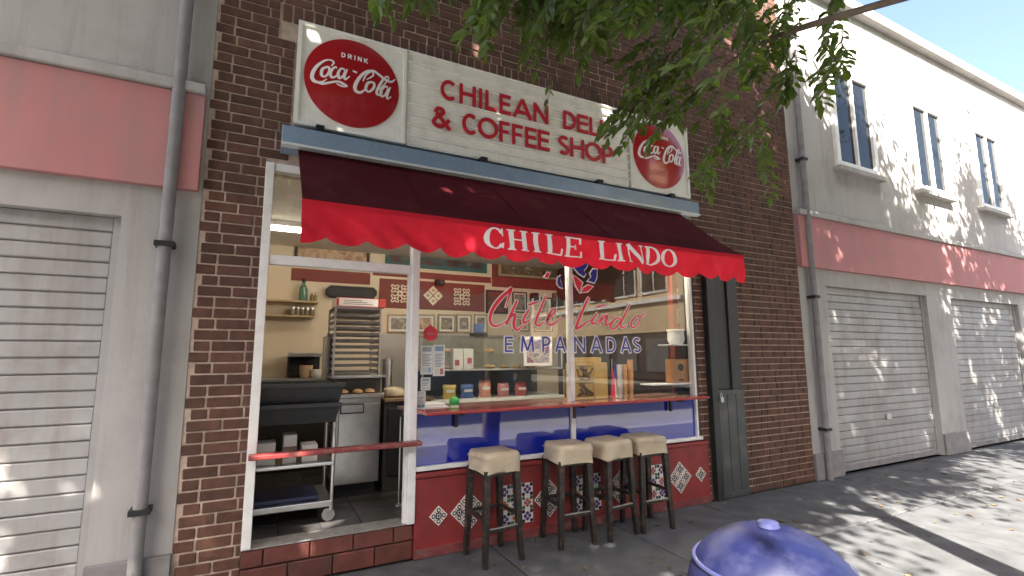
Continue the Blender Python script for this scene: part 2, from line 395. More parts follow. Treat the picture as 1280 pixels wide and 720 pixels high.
# ================================================================ SHOPFRONT
m_white = mat('white_frame', (0.78, 0.77, 0.74), 0.4, var=0.05, scale=8, dirt=((0.45, 0.42, 0.38), 0.35, 9))
m_glass = glass('window_glass', (0.97, 0.985, 0.98), 1.1, 1.52)
m_blue = mat('blue_panel', (0.010, 0.022, 0.30), 0.03, var=0.04, spec=0.6, coat=0.5)
MATS['blue_panel'].node_tree.nodes['Principled BSDF'].inputs['IOR'].default_value = 1.7
sw = thing('shop_window', (2.7, 0, 0.66), 'large white framed shop window with blue lower panels behind the bar stools', 'window')
X1, X2, X3 = 1.134, 2.682, 4.292
def post(x0, x1, z0, z1, y0=-0.03, y1=0.05, name='mullion', par=sw): return MB().box(x0, x1, y0, y1, z0, z1).build(name, m_white, par, bevel=0.006)
post(X1-0.034, X1+0.030, 0.27, 3.02, -0.045); post(X2-0.021, X2+0.021, 0.69, 3.02); post(X3-0.014, X3+0.014, 0.655, 3.02)
post(X1+0.03, 4.36, 0.655, 0.692, -0.035, 0.05, 'bottom_rail'); post(X1+0.03, X2-0.021, 2.96, 3.02, -0.02, 0.05, 'top_rail'); post(X2+0.021, X3-0.014, 2.96, 3.02, -0.02, 0.05, 'top_rail')
MB().box(X3+0.014, 4.362, 0.0, 0.05, 0.692, 3.02).box(4.345, 4.3605, 0.05, 0.219, 1.12, 3.02).build('side_jamb', mat('dark_jamb', (0.05, 0.035, 0.03), 0.7), sw)
pA = MB().box(X1+0.03, X2-0.021, 0.0, 0.008, 1.12, 2.96).build('pane', m_glass, sw)
pB = MB().box(X2+0.021, X3-0.014, 0.0, 0.008, 1.12, 2.96).build('pane', m_glass, sw)
MB().box(X1+0.03, X2-0.021, 0.0, 0.02, 0.692, 1.10).build('blue_panel', m_blue, sw)
MB().box(X2+0.021, X3-0.014, 0.0, 0.02, 0.692, 1.10).build('blue_panel', m_blue, sw)
MB().box(X1+0.03, X2-0.021, 0.0, 0.04, 1.10, 1.12).build('middle_rail', m_white, sw); MB().box(X2+0.021, X3-0.014, 0.0, 0.04, 1.10, 1.12).build('middle_rail', m_white, sw)

# lettering on the glass (vinyl film, traced as strokes)
YD = -0.004
m_vred = mat('red_vinyl', (0.88, 0.05, 0.09), 0.4, var=0.06); m_vblue = mat('blue_vinyl', (0.03, 0.05, 0.36), 0.4, var=0.06); m_vwhite = mat('white_vinyl', (0.88, 0.85, 0.85), 0.4, var=0.04)
def gp(cx, cy): p = at(600+cx/5.818, 350+cy/5.818, 0.0); return p.x, p.z
SCRIPT = [  # points (x, y, half width) in the lettering's own drawing units
 [(186, 196, 2), (206, 132, 4), (228, 62, 6), (203, 84, 8), (152, 130, 9), (102, 192, 9), (74, 255, 8), (74, 306, 7), (100, 334, 6), (140, 330, 4), (190, 298, 2)],
 [(268, 148, 5), (228, 238, 7), (188, 326, 7)], [(190, 318, 3), (216, 276, 5), (246, 248, 6), (254, 262, 7), (243, 312, 8), (250, 350, 7), (274, 362, 5), (318, 322, 2)],
 [(356, 214, 4), (322, 268, 6), (312, 302, 6), (330, 310, 5), (366, 284, 2)], [(350, 182, 5), (385, 170, 5), (420, 160, 4)],
 [(476, 112, 4), (446, 190, 6), (410, 280, 7), (402, 318, 6), (424, 330, 5), (466, 300, 2)],
 [(482, 292, 3), (522, 256, 4), (548, 222, 4), (530, 212, 4), (503, 246, 6), (486, 296, 6), (502, 326, 6), (542, 314, 4), (590, 268, 2)],
 [(788, 130, 5), (764, 180, 7), (732, 250, 8), (708, 312, 8), (694, 352, 7), (722, 344, 6), (764, 314, 5), (812, 288, 2)],
 [(848, 242, 4), (818, 288, 6), (810, 314, 6), (834, 316, 5), (870, 288, 2)], [(848, 198, 5), (880, 190, 4), (914, 182, 3)],
 [(888, 252, 4), (866, 322, 6)], [(868, 312, 3), (904, 266, 5), (926, 262, 6), (910, 308, 7), (918, 330, 5), (958, 302, 2)],
 [(1020, 288, 4), (988, 280, 5), (952, 316, 7), (946, 346, 6), (966, 356, 5), (1000, 330, 5), (1026, 288, 4)], [(1084, 182, 4), (1046, 260, 6), (1020, 322, 6), (1032, 346, 5), (1068, 326, 2)],
 [(1134, 268, 4), (1102, 300, 6), (1096, 334, 6), (1122, 344, 5), (1150, 308, 5), (1160, 270, 4), (1136, 262, 4)], [(1156, 272, 4), (1196, 244, 3)]]
U = 0.00185
def put_script(strokes, pane):
    a, b = MB(), MB()
    for i, st in enumerate(strokes):
        pts = [gp(x, y)+(wd*U*0.95,) for x, y, wd in st]
        ribbon(a, pts, YD-i*0.0001, 0.0005, 0.0085); ribbon(b, pts, YD-0.003-i*0.0001, YD-0.0016, 0.0)
    a.build('lettering_outline', m_vwhite, pane); b.build('script_lettering', m_vred, pane)
put_script(SCRIPT[:7], pA); put_script(SCRIPT[7:], pB)
for ch, x0, x1, y0, y1, pane in [('E', 178, 238, 411, 526, pA), ('M', 294, 392, 408, 524, pA), ('P', 450, 510, 410, 524, pA), ('A', 545, 620, 410, 524, pA), ('N', 682, 765, 412, 526, pB), ('A', 806, 886, 414, 526, pB), ('D', 920, 986, 418, 528, pB), ('A', 1024, 1096, 418, 528, pB), ('S', 1114, 1168, 420, 528, pB)]:
    q0 = gp(x0, 524)[0]; q1 = gp(x1, 524)[0]; z0 = gp((x0+x1)/2, y1)[1]; z1 = gp((x0+x1)/2, y0)[1]
    for grow, mm, nm, ya, yb in ((0.0085, m_vwhite, 'letter_outline', YD, 0.0005), (-0.0025, m_vblue, 'letter', YD-0.0032, YD-0.0022)):
        l = MB(); sans_letter(l, ch, q0, q1, z0, z1, 0.15, ya, yb, grow); l.build(nm, mm, pane)
# emblem: two blue petals over two red ones
def gl(x, y): p = at(700+x/6, 310+y/6, 0.0); return (p.x, p.z)
def shape(pts, mm, nm, pane):
    c = (sum(p[0] for p in pts)/len(pts), sum(p[1] for p in pts)/len(pts)); q = []
    for p in pts:
        d = Vector((p[0]-c[0], p[1]-c[1])); d = d*(1+10/d.length); q.append((c[0]+d.x, c[1]+d.y))
    if pane: MB().prism([gl(*p) for p in reversed(q)], YD, 0.0005).build(nm+'_outline', m_vwhite, pane); MB().prism([gl(*p) for p in reversed(pts)], YD-0.003, YD-0.001).build(nm, mm, pane)
shape([(105, 150), (165, 108), (205, 115), (195, 150), (175, 165), (190, 190), (178, 215), (140, 190)], m_vblue, 'emblem_petal', pB)
shape([(205, 245), (235, 215), (225, 195), (245, 160), (275, 165), (270, 225), (255, 260)], m_vblue, 'emblem_petal', pB)
shape([(95, 205), (120, 220), (165, 260), (152, 300), (145, 335), (118, 280)], m_vred, 'emblem_petal', pB)
shape([(158, 335), (175, 300), (205, 280), (245, 290), (205, 325)], m_vred, 'emblem_petal', pB)
shape([(-18, 225), (5, 210), (0, 245), (18, 300), (-8, 290), (-22, 265)], m_vblue, 'emblem_star', pA)
shape([(-120, 215), (-98, 185), (-80, 190), (-95, 225)], m_vred, 'emblem_star', pA)

# ---- open service window on the left
sv = thing('service_window', (0.5, 0, 0.27), 'open white framed service window beside the bakery rack', 'window')
MB().box(-0.03, 0.03, -0.03, 0.05, 0.27, 3.02).build('jamb', m_white, sv, bevel=0.005)
tz0, tz1 = 2.245, 2.318
MB().box(0.03, X1-0.034, -0.02, 0.05, tz0, tz1).build('transom', m_white, sv, bevel=0.008)
MB().box(0.03, X1-0.034, 0.0, 0.008, tz1, 2.96).build('fanlight_pane', m_glass, sv)
MB().box(0.03, X1-0.034, -0.02, 0.05, 2.96, 3.02).build('top_rail', m_white, sv)
MB().box(X1-0.052, X1-0.035, 0.0, 0.05, 0.27, tz0).build('door_stop', m_white, sv)
rl = MB().box(-0.02, X1+0.05, -0.14, -0.046, 0.872, 0.905).build('serving_rail', mat('red_rail', (0.20, 0.03, 0.03), 0.35, var=0.3, scale=14, dirt=((0.3, 0.2, 0.17), 0.5, 12)), bevel=0.008)
tag(rl, 'dark red painted wooden rail across the open service window', 'rail')
# bar ledge under the panes
lg = thing('bar_ledge', (2.6, -0.15, 1.10), 'narrow red bar ledge running below the shop window panes', 'ledge')
m_ledge = mat('red_ledge', (0.33, 0.035, 0.03), 0.22, var=0.2, scale=12, coat=0.3)
MB().box(X1+0.032, 4.20, -0.29, -0.036, 1.115, 1.14).build('board', m_ledge, lg, bevel=0.006)
m_iron = mat('black_iron', (0.03, 0.03, 0.032), 0.5, 0.6)
for x in (1.5, 2.682, 3.9):
    MB().box(x-0.012, x+0.012, -0.22, -0.03, 1.09, 1.115).box(x-0.012, x+0.012, -0.045, -0.022, 0.98, 1.09).build('bracket', m_iron, lg)

# ---- low tiled wall
m_red = mat('dado_red', (0.235, 0.028, 0.028), 0.55, var=0.18, scale=4, bump=0.12, bscale=70, dirt=((0.13, 0.035, 0.03), 0.6, 5))
lw = thing('low_wall', (2.75, -0.02, 0), 'dark red low wall with diamond ceramic tiles behind the stools', 'wall')
MB().box(1.165, 4.43, -0.028, 0.16, 0.0, 0.60).build('wall_body', m_red, lw, bevel=0.006)
MB().box(1.165, 4.43, -0.045, 0.16, 0.60, 0.64).build('coping', m_red, lw, bevel=0.01)
MB().box(1.165, 4.43, -0.04, -0.02, 0.0, 0.07).build('skirting', mat('skirting_red', (0.16, 0.035, 0.035), 0.7, var=0.35, scale=9, dirt=((0.2, 0.17, 0.15), 0.7, 7)), lw, bevel=0.005)
m_tw = mat('tile_white', (0.72, 0.70, 0.64), 0.18, var=0.05, coat=0.4); m_tk = mat('tile_ink', (0.03, 0.035, 0.05), 0.2); m_to = mat('tile_orange', (0.50, 0.13, 0.03), 0.2); m_tb = mat('tile_cobalt', (0.03, 0.06, 0.30), 0.2); m_tg = mat('tile_green', (0.06, 0.16, 0.08), 0.2)
def tile_mesh(kind, s=0.108, mats=None):
    m = MB(); h = s/2
    m.slot(0).box(-h, h, -0.009, 0, -h, h)
    def sq(cx, cz, r, sl, y=-0.0098, rot=0):
        p = [(cx+r*math.cos(R(rot+90*i)), cz+r*math.sin(R(rot+90*i))) for i in range(4)]
        m.slot(sl).prism(p, y, -0.0085)
    def disc(cx, cz, r, sl, y=-0.0098): m.slot(sl).prism([(cx+r*math.cos(2*math.pi*i/10), cz+r*math.sin(2*math.pi*i/10)) for i in range(10)], y, -0.0085)
    if kind == 'ink':
        for a in (45, 135, 225, 315):
            c, s2 = math.cos(R(a)), math.sin(R(a)); disc(c*h*0.78, s2*h*0.78, h*0.34, 1); disc(c*h*0.78, s2*h*0.78, h*0.16, 0, -0.0104)
        sq(0, 0, h*0.62, 1); sq(0, 0, h*0.36, 0, -0.0104); disc(0, 0, h*0.18, 1, -0.011)
        for a in (0, 90, 180, 270): sq(math.cos(R(a))*h*0.78, math.sin(R(a))*h*0.78, h*0.16, 2)
    else:
        for a in (0, 90, 180, 270): disc(math.cos(R(a))*h*0.42, math.sin(R(a))*h*0.42, h*0.30, 1)
        disc(0, 0, h*0.28, 2, -0.0104); disc(0, 0, h*0.12, 0, -0.011)
        for a in (45, 135, 225, 315): disc(math.cos(R(a))*h*1.02, math.sin(R(a))*h*1.02, h*0.30, 3); sq(math.cos(R(a))*h*0.72, math.sin(R(a))*h*0.72, h*0.15, 2)
    o = m.build('tile', mats or ([m_tw, m_tk, m_to, m_tb] if kind == 'ink' else [m_tw, m_to, m_tb, m_tg]), origin=(0, 0, 0)); me = o.data; bpy.data.objects.remove(o); return me
t_ink = tile_mesh('ink'); t_col = tile_mesh('col'); t_col2 = tile_mesh('col', mats=[m_tw, m_tb, m_to, m_tk])
YT = -0.0275
def four(x, z):
    for a in range(4): share('tile', t_ink, (x+0.083*math.cos(R(90*a)), YT, z+0.083*math.sin(R(90*a))), lw, rot=(0, R(45), 0))
share('tile', t_ink, (1.36, YT, 0.30), lw, rot=(0, R(45), 0)); share('tile', t_ink, (4.29, YT, 0.30), lw, rot=(0, R(45), 0))
for x in (1.62, 2.40, 3.20, 3.99): four(x, 0.30)
for x in (2.06, 2.80, 3.62):
    for i in range(3):
        for j in range(3): share('tile', t_col if (i+j) % 2 else t_col2, (x+(i-1)*0.111, YT, 0.295+(j-1)*0.111), lw)

# ---- tiled step under the service window
st = thing('tiled_step', (0.5, 0.05, 0), 'worn terracotta brick step below the open service window', 'step')
MB().box(-0.03, 1.164, 0.02, 0.16, 0.0, 0.262).build('step_core', mat('step_mortar', (0.16, 0.12, 0.10), 0.9), st)
m_terra = mat('terracotta', (0.12, 0.036, 0.026), 0.6, var=0.3, scale=10, rnd=0.25, bump=0.15, dirt=((0.08, 0.05, 0.045), 0.6, 6))
for r, (z0, z1) in enumerate(((0.004, 0.135), (0.145, 0.255))):
    x = -0.03 if r == 0 else -0.19
    while x < 1.16:
        e = min(x+0.30, 1.162); s = max(x, -0.03)
        if e-s > 0.04: MB().box(s+0.004, e-0.004, -0.012, 0.022, z0, z1).build('step_brick', m_terra, st, bevel=0.006, seg=1)
        x += 0.30
MB().box(-0.03, 1.10, -0.018, 0.165, 0.262, 0.27).build('threshold', mat('threshold_metal', (0.34, 0.33, 0.31), 0.45, 0.5, var=0.3, scale=20), st, bevel=0.002)

# ---- metal gate and dark post on the right
m_green = mat('dark_green_metal', (0.016, 0.020, 0.020), 0.42, var=0.2, scale=6, dirt=((0.04, 0.043, 0.042), 0.5, 5))
m_gate = mat('gate_metal', (0.05, 0.056, 0.055), 0.45, var=0.25, scale=5, dirt=((0.16, 0.16, 0.15), 0.5, 5))
gt = thing('metal_gate', (4.8, 0.0, 0), 'dark green metal gate with padlock beside the low red wall', 'gate')
MB().box(4.50, 4.60, -0.07, 0.04, 0.0, 2.62).build('post', m_green, gt, bevel=0.008)
MB().box(4.60, 4.86, -0.02, 0.03, 1.17, 2.60).build('upper_panel', m_green, gt, bevel=0.006)
MB().box(4.86, 5.03, -0.045, 0.04, 1.17, 2.62).build('post', m_green, gt, bevel=0.008)
for i in range(3): MB().box(4.607+i*0.141, 4.742+i*0.141, -0.055, -0.01, 0.06, 1.15).build('lower_panel', m_gate, gt, bevel=0.006)
MB().box(4.60, 5.03, -0.065, 0.0, 1.12, 1.172).build('gate_rail', m_gate, gt, bevel=0.004); MB().box(4.60, 5.03, -0.06, 0.0, 0.01, 0.07).build('gate_rail', m_gate, gt, bevel=0.004)
m_steel = mat('steel', (0.55, 0.55, 0.54), 0.28, 0.9, var=0.15, scale=10)
pk = MB().box(4.60, 4.645, -0.095, -0.067, 1.04, 1.10).build('padlock', m_steel, gt, bevel=0.006)
MB().path([(4.608, -0.082, 1.098), (4.608, -0.082, 1.13), (4.622, -0.082, 1.148), (4.637, -0.082, 1.13), (4.637, -0.082, 1.098)], 0.005, 6).build('shackle', m_steel, pk)

# ================================================================ SIGN
m_sign = mat('sign_white', (0.82, 0.81, 0.76), 0.35, var=0.05, scale=3, dirt=((0.55, 0.52, 0.43), 0.5, 5)); m_slat = mat('slat_white', (0.80, 0.79, 0.74), 0.45, var=0.05, scale=5, dirt=((0.5, 0.47, 0.4), 0.45, 6))
m_cred = mat('sign_red', (0.36, 0.012, 0.018), 0.22, var=0.06, scale=2, coat=0.4); m_lred = mat('letter_red', (0.46, 0.015, 0.03), 0.4, var=0.06); m_lwhite = mat('sign_letter_white', (0.80, 0.76, 0.74), 0.4, var=0.03)
sg = thing('shop_sign', (2.19, -0.05, 3.30), 'long white letter board sign with red discs at both ends above the awning', 'sign')
SX = [0.132, 0.986, 3.373, 4.24]; SZ0, SZ1, SY = 3.31, 4.152, -0.15
MB().box(SX[0]+.01, SX[3]-.01, -0.12, -0.003, SZ0+.01, SZ1-.01).build('cabinet', mat('cabinet_grey', (0.4, 0.4, 0.38), 0.5), sg)
def dome(x, z): 
    return lambda X, Z: -0.05*max(0.0, 1-((X-x)**2+(Z-z)**2)/0.367**2)
SCR = [  # the script of the disc, in drawing units about the left disc
 [(192, 294, 2.5), (203, 279, 4), (190, 266, 3), (160, 268, 4.5), (124, 294, 7), (106, 330, 8), (116, 356, 7), (146, 364, 4), (172, 352, 2)],
 [(112, 352, 3), (150, 371, 5), (192, 368, 4.5), (222, 366, 4), (246, 378, 5.5), (264, 389, 2), (240, 388, 3.5), (214, 374, 2)],
 [(174, 296, 4), (152, 306, 6), (148, 332, 6), (164, 340, 4), (182, 322, 6), (182, 302, 5), (172, 296, 4)],
 [(216, 306, 4), (208, 300, 4), (190, 318, 6), (190, 342, 6), (206, 346, 4), (218, 334, 2)],
 [(252, 314, 4), (236, 308, 4), (222, 328, 6), (226, 350, 6), (242, 344, 4), (254, 318, 4)], [(262, 312, 4), (250, 342, 5.5), (254, 358, 4), (274, 344, 2)],
 [(288, 320, 4), (306, 328, 4)],
 [(350, 358, 2), (380, 338, 4), (374, 318, 4.5), (348, 322, 5), (318, 350, 7), (298, 386, 8), (302, 410, 7), (324, 416, 5), (346, 400, 3)],
 [(334, 366, 3), (348, 336, 4), (378, 316, 5), (404, 330, 5.5), (438, 354, 5.5), (466, 360, 4), (484, 346, 2)],
 [(372, 368, 4), (354, 376, 6), (346, 402, 6), (362, 412, 4), (382, 394, 6), (384, 374, 5), (370, 368, 4)],
 [(446, 336, 3), (428, 352, 5), (404, 392, 6), (396, 416, 6), (408, 424, 4), (424, 412, 2)], [(446, 336, 3), (452, 348, 3), (424, 384, 2.5), (402, 404, 2)],
 [(448, 386, 4), (432, 386, 5), (416, 408, 6), (418, 428, 5.5), (434, 424, 4), (450, 392, 4)], [(460, 386, 4), (446, 418, 5.5), (446, 438, 4), (464, 428, 2)]]
def to_local(x, y): p = at(360+x/3.6, y/3.6, -0.19); return p.x, p.z
CX, CZ = 0.548, 3.735
for side, (a, b) in enumerate(((SX[0], SX[1]), (SX[2], SX[3]))):
    pn = MB()
    pn.box(a, b, -0.135, -0.12, SZ0, SZ1).box(a, b, SY, -0.135, SZ0, SZ0+.03).box(a, b, SY, -0.135, SZ1-.03, SZ1).box(a, a+.03, SY, -0.135, SZ0+.03, SZ1-.03).box(b-.03, b, SY, -0.135, SZ0+.03, SZ1-.03)
    pn = pn.build('panel', m_sign, sg)
    cx, cz = (a+b)/2-0.005 if side == 0 else (a+b)/2, CZ
    dm = MB(); rings = 14; n = 64
    for r in range(rings+1):
        rr = 0.367*r/rings
        for i in range(n):
            t = 2*math.pi*i/n; X, Z = cx+rr*math.cos(t), cz+rr*math.sin(t); dm.v.append((X, -0.145+dome(cx, cz)(X, Z), Z))
    for r in range(rings):
        for i in range(n):
            q = (i+1) % n; dm.face((r*n+i, r*n+q, (r+1)*n+q, (r+1)*n+i))
    for i in range(n):
        t = 2*math.pi*i/n; dm.v.append((cx+0.367*math.cos(t), -0.134, cz+0.367*math.sin(t)))
    bs = (rings+1)*n
    for i in range(n):
        q = (i+1) % n; dm.face((rings*n+i, rings*n+q, bs+q, bs+i))
    dm.f = [tuple(reversed(f)) for f in dm.f]
    disc = dm.build('red_disc', m_cred, sg, smooth=True)
    lt = MB(); ddx, ddz = cx-CX, cz-CZ
    for i, s_ in enumerate(SCR):
        pts = [(to_local(x, y)[0]+ddx, to_local(x, y)[1]+ddz, wd*0.00175) for x, y, wd in s_]
        ribbon(lt, pts, -0.149-i*0.00012, -0.1455, 0, dome(cx, cz))
    lt.build('script_lettering', m_lwhite, disc)
    xx = cx-0.105
    for ch in 'DRINK':
        l = MB(); wd = 0.01 if ch == 'I' else 0.032
        sans_letter(l, ch, xx, xx+wd, cz+0.178, cz+0.220, 0.2, -0.148, -0.1455, 0, dome(cx, cz)); l.build('small_letter', m_lwhite, disc); xx += wd+0.017
# letter board: separate horizontal slats
bd = MB().box(SX[1]+.006, SX[2]-.006, -0.13, -0.12, SZ0, SZ1).build('board', m_sign, sg)
NS = 9; hh = (SZ1-SZ0)/NS
for i in range(NS):
    z0 = SZ0+i*hh
    MB().box(SX[1]+.008, SX[2]-.008, SY+0.012, -0.128, z0+0.011, z0+hh-0.016).box(SX[1]+.008, SX[2]-.008, SY-0.008, -0.128, z0+hh-0.016, z0+hh-0.002).build('slat', m_slat, bd, bevel=0.002, seg=1)
for x in (SX[1], SX[2]): MB().box(x-.007, x+.007, SY-.006, -0.12, SZ0-.002, SZ1+.002).build('divider', mat('divider_grey', (0.42, 0.41, 0.37), 0.5), sg)
ROW1 = [('C', 107, 206, 120), ('H', 228, 332, 150), ('I', 352, 374, 170), ('L', 394, 464, 200), ('E', 484, 556, 215), ('A', 572, 690, 240), ('N', 702, 796, 270), ('D', 893, 973, 310), ('E', 982, 1052, 330), ('L', 1062, 1118, 345), ('I', 1126, 1148, 360)]
ROW2 = [('&', 52, 168, 300), ('C', 246, 340, 345), ('O', 346, 474, 365), ('F', 484, 548, 385), ('F', 566, 632, 405), ('E', 649, 722, 425), ('E', 731, 804, 440), ('S', 862, 932, 475), ('H', 940, 1026, 500), ('O', 1034, 1140, 520), ('P', 1146, 1210, 540)]
for row, z0, z1 in ((ROW1, 3.778, 3.965), (ROW2, 3.505, 3.700)):
    for ch, a, b, yy in row:
        xa = at(530+a/5.12, 90+yy/5.12, -0.165).x; xb = at(530+b/5.12, 90+yy/5.12, -0.165).x
        l = MB(); sans_letter(l, ch, xa, xb, z0, z1, 0.16, SY-0.017, SY-0.004); l.build('letter', m_lred, bd)

# ---- fascia (awning box)
m_fas = mat('fascia_blue', (0.21, 0.29, 0.39), 0.25, var=0.1, scale=4, dirt=((0.12, 0.16, 0.22), 0.4, 7), coat=0.3)
fs = thing('fascia_box', (2.2, -0.12, 3.09), 'pale blue metal fascia box between the sign and the awning', 'fascia')
MB().prism([(0.06, 3.105), (4.25, 3.105), (4.25, 3.235), (0.06, 3.235)], -0.25, -0.003).build('box', m_fas, fs, bevel=0.004)
MB().box(0.06, 4.252, -0.262, -0.2, 3.085, 3.104).build('drip_edge', mat('edge_grey', (0.55, 0.58, 0.6), 0.4), fs)
for x in (0.32, 1.68, 2.95, 3.92): MB().box(x-.03, x+.03, -0.2, -0.02, 3.237, 3.308).build('bracket', m_iron, fs)

# ================================================================ AWNING
AX0, AX1 = 0.178, 4.01; AY, AZT, AZC, AZB = -0.95, 2.49, 2.275, 2.226
BY, BZ = -0.20, 3.082
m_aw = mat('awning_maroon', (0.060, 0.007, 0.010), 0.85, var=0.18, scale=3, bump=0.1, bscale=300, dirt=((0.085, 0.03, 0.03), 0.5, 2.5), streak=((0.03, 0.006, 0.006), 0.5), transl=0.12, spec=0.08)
m_val = mat('valance_red', (0.62, 0.020, 0.040), 0.7, var=0.08, scale=4, bump=0.08, bscale=300, transl=0.30, spec=0.12, dirt=((0.50, 0.035, 0.05), 0.6, 3), streak=((0.48, 0.02, 0.035), 0.5))
aw = thing('awning', (2.1, -0.5, 2.22), 'dark maroon fabric awning with bright red scalloped valance', 'awning')
def vy(x, z):
    t = (AZT-z)/0.26
    f = 0.022*math.sin((x-0.5*z)*7.0+1.0)+0.012*math.sin((x+0.8*(AZT-z))*15.0)+0.006*math.sin(x*29+z*14)+0.003*math.sin(x*53-z*30)
    fold = 0.030*math.exp(-max(0, x-0.2)/1.3)*math.sin((x-1.7*(AZT-z))*13)+0.013*math.exp(-max(0, x-0.2)/2.0)*math.sin((x-1.3*(AZT-z))*31+1)
    return AY+(f+fold)*min(1, t*1.3)-0.015*t
NX, NZ = 240, 10
vm = MB(); PIT = 0.2350; ph = 0.32
for i in range(NX+1):
    x = AX0+(AX1-AX0)*i/NX; u = ((x-ph)/PIT) % 1.0
    zb = AZC-(AZC-AZB)*math.sin(math.pi*u)**0.75
    for j in range(NZ+1):
        z = AZT+(zb-AZT)*j/NZ; vm.v.append((x, vy(x, z), z))
for i in range(NX):
    for j in range(NZ):
        a = i*(NZ+1)+j; vm.face((a, a+1, a+NZ+2, a+NZ+1))
val = vm.build('valance', m_val, aw, smooth=True)
hm = MB()
for i in range(NX+1):
    x = AX0+(AX1-AX0)*i/NX
    for z in (AZT-0.004, AZT-0.022): hm.v.append((x, vy(x, z)-0.0018, z))
for i in range(NX): hm.face((2*i, 2*i+1, 2*i+3, 2*i+2))
hm.build('hem', m_val, val, smooth=True)
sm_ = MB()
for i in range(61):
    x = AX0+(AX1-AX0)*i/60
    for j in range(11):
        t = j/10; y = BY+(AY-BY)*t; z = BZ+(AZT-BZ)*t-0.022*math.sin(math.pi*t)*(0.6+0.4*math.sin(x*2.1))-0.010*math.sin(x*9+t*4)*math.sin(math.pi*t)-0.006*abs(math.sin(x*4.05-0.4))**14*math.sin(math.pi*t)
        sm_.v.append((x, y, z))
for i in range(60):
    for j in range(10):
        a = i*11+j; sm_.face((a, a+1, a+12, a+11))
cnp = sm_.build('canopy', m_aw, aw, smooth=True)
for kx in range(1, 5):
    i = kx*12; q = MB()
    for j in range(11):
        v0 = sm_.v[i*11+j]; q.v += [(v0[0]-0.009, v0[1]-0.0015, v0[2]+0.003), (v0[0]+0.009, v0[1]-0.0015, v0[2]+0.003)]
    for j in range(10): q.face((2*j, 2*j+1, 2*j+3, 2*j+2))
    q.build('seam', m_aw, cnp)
MB().tube((AX0, AY+0.02, AZT-0.015), (AX1, AY+0.02, AZT-0.015), 0.017, n=10).build('front_bar', m_iron, aw)
MB().tube((AX0, BY+0.03, BZ+0.01), (AX1, BY+0.03, BZ+0.01), 0.03, n=10).build('roller', m_iron, aw)
for x in (AX0+0.12, AX1-0.12, 2.1):
    MB().path([(x, AY+0.02, AZT-0.03), (x+0.02, -0.5, 2.56), (x, -0.03, 2.72)], 0.013, 8).build('folding_arm', m_iron, aw)
VL = [('C', 80, 190, 180), ('H', 205, 340, 200), ('I', 350, 415, 215), ('L', 430, 540, 225), ('E', 550, 660, 240), ('L', 745, 850, 260), ('I', 846, 912, 268), ('N', 918, 1018, 278), ('D', 1028, 1126, 290), ('O', 1134, 1220, 300)]
for ch, a, b, yy in VL:
    xa = at(590+a/4.741, 260+yy/4.741, -0.97).x; xb = at(590+b/4.741, 260+yy/4.741, -0.97).x
    l = MB(); serif_letter(l, ch, xa, xb, 2.306, 2.458, -0.0045, -0.0015, vy); l.build('letter', m_lwhite, val)

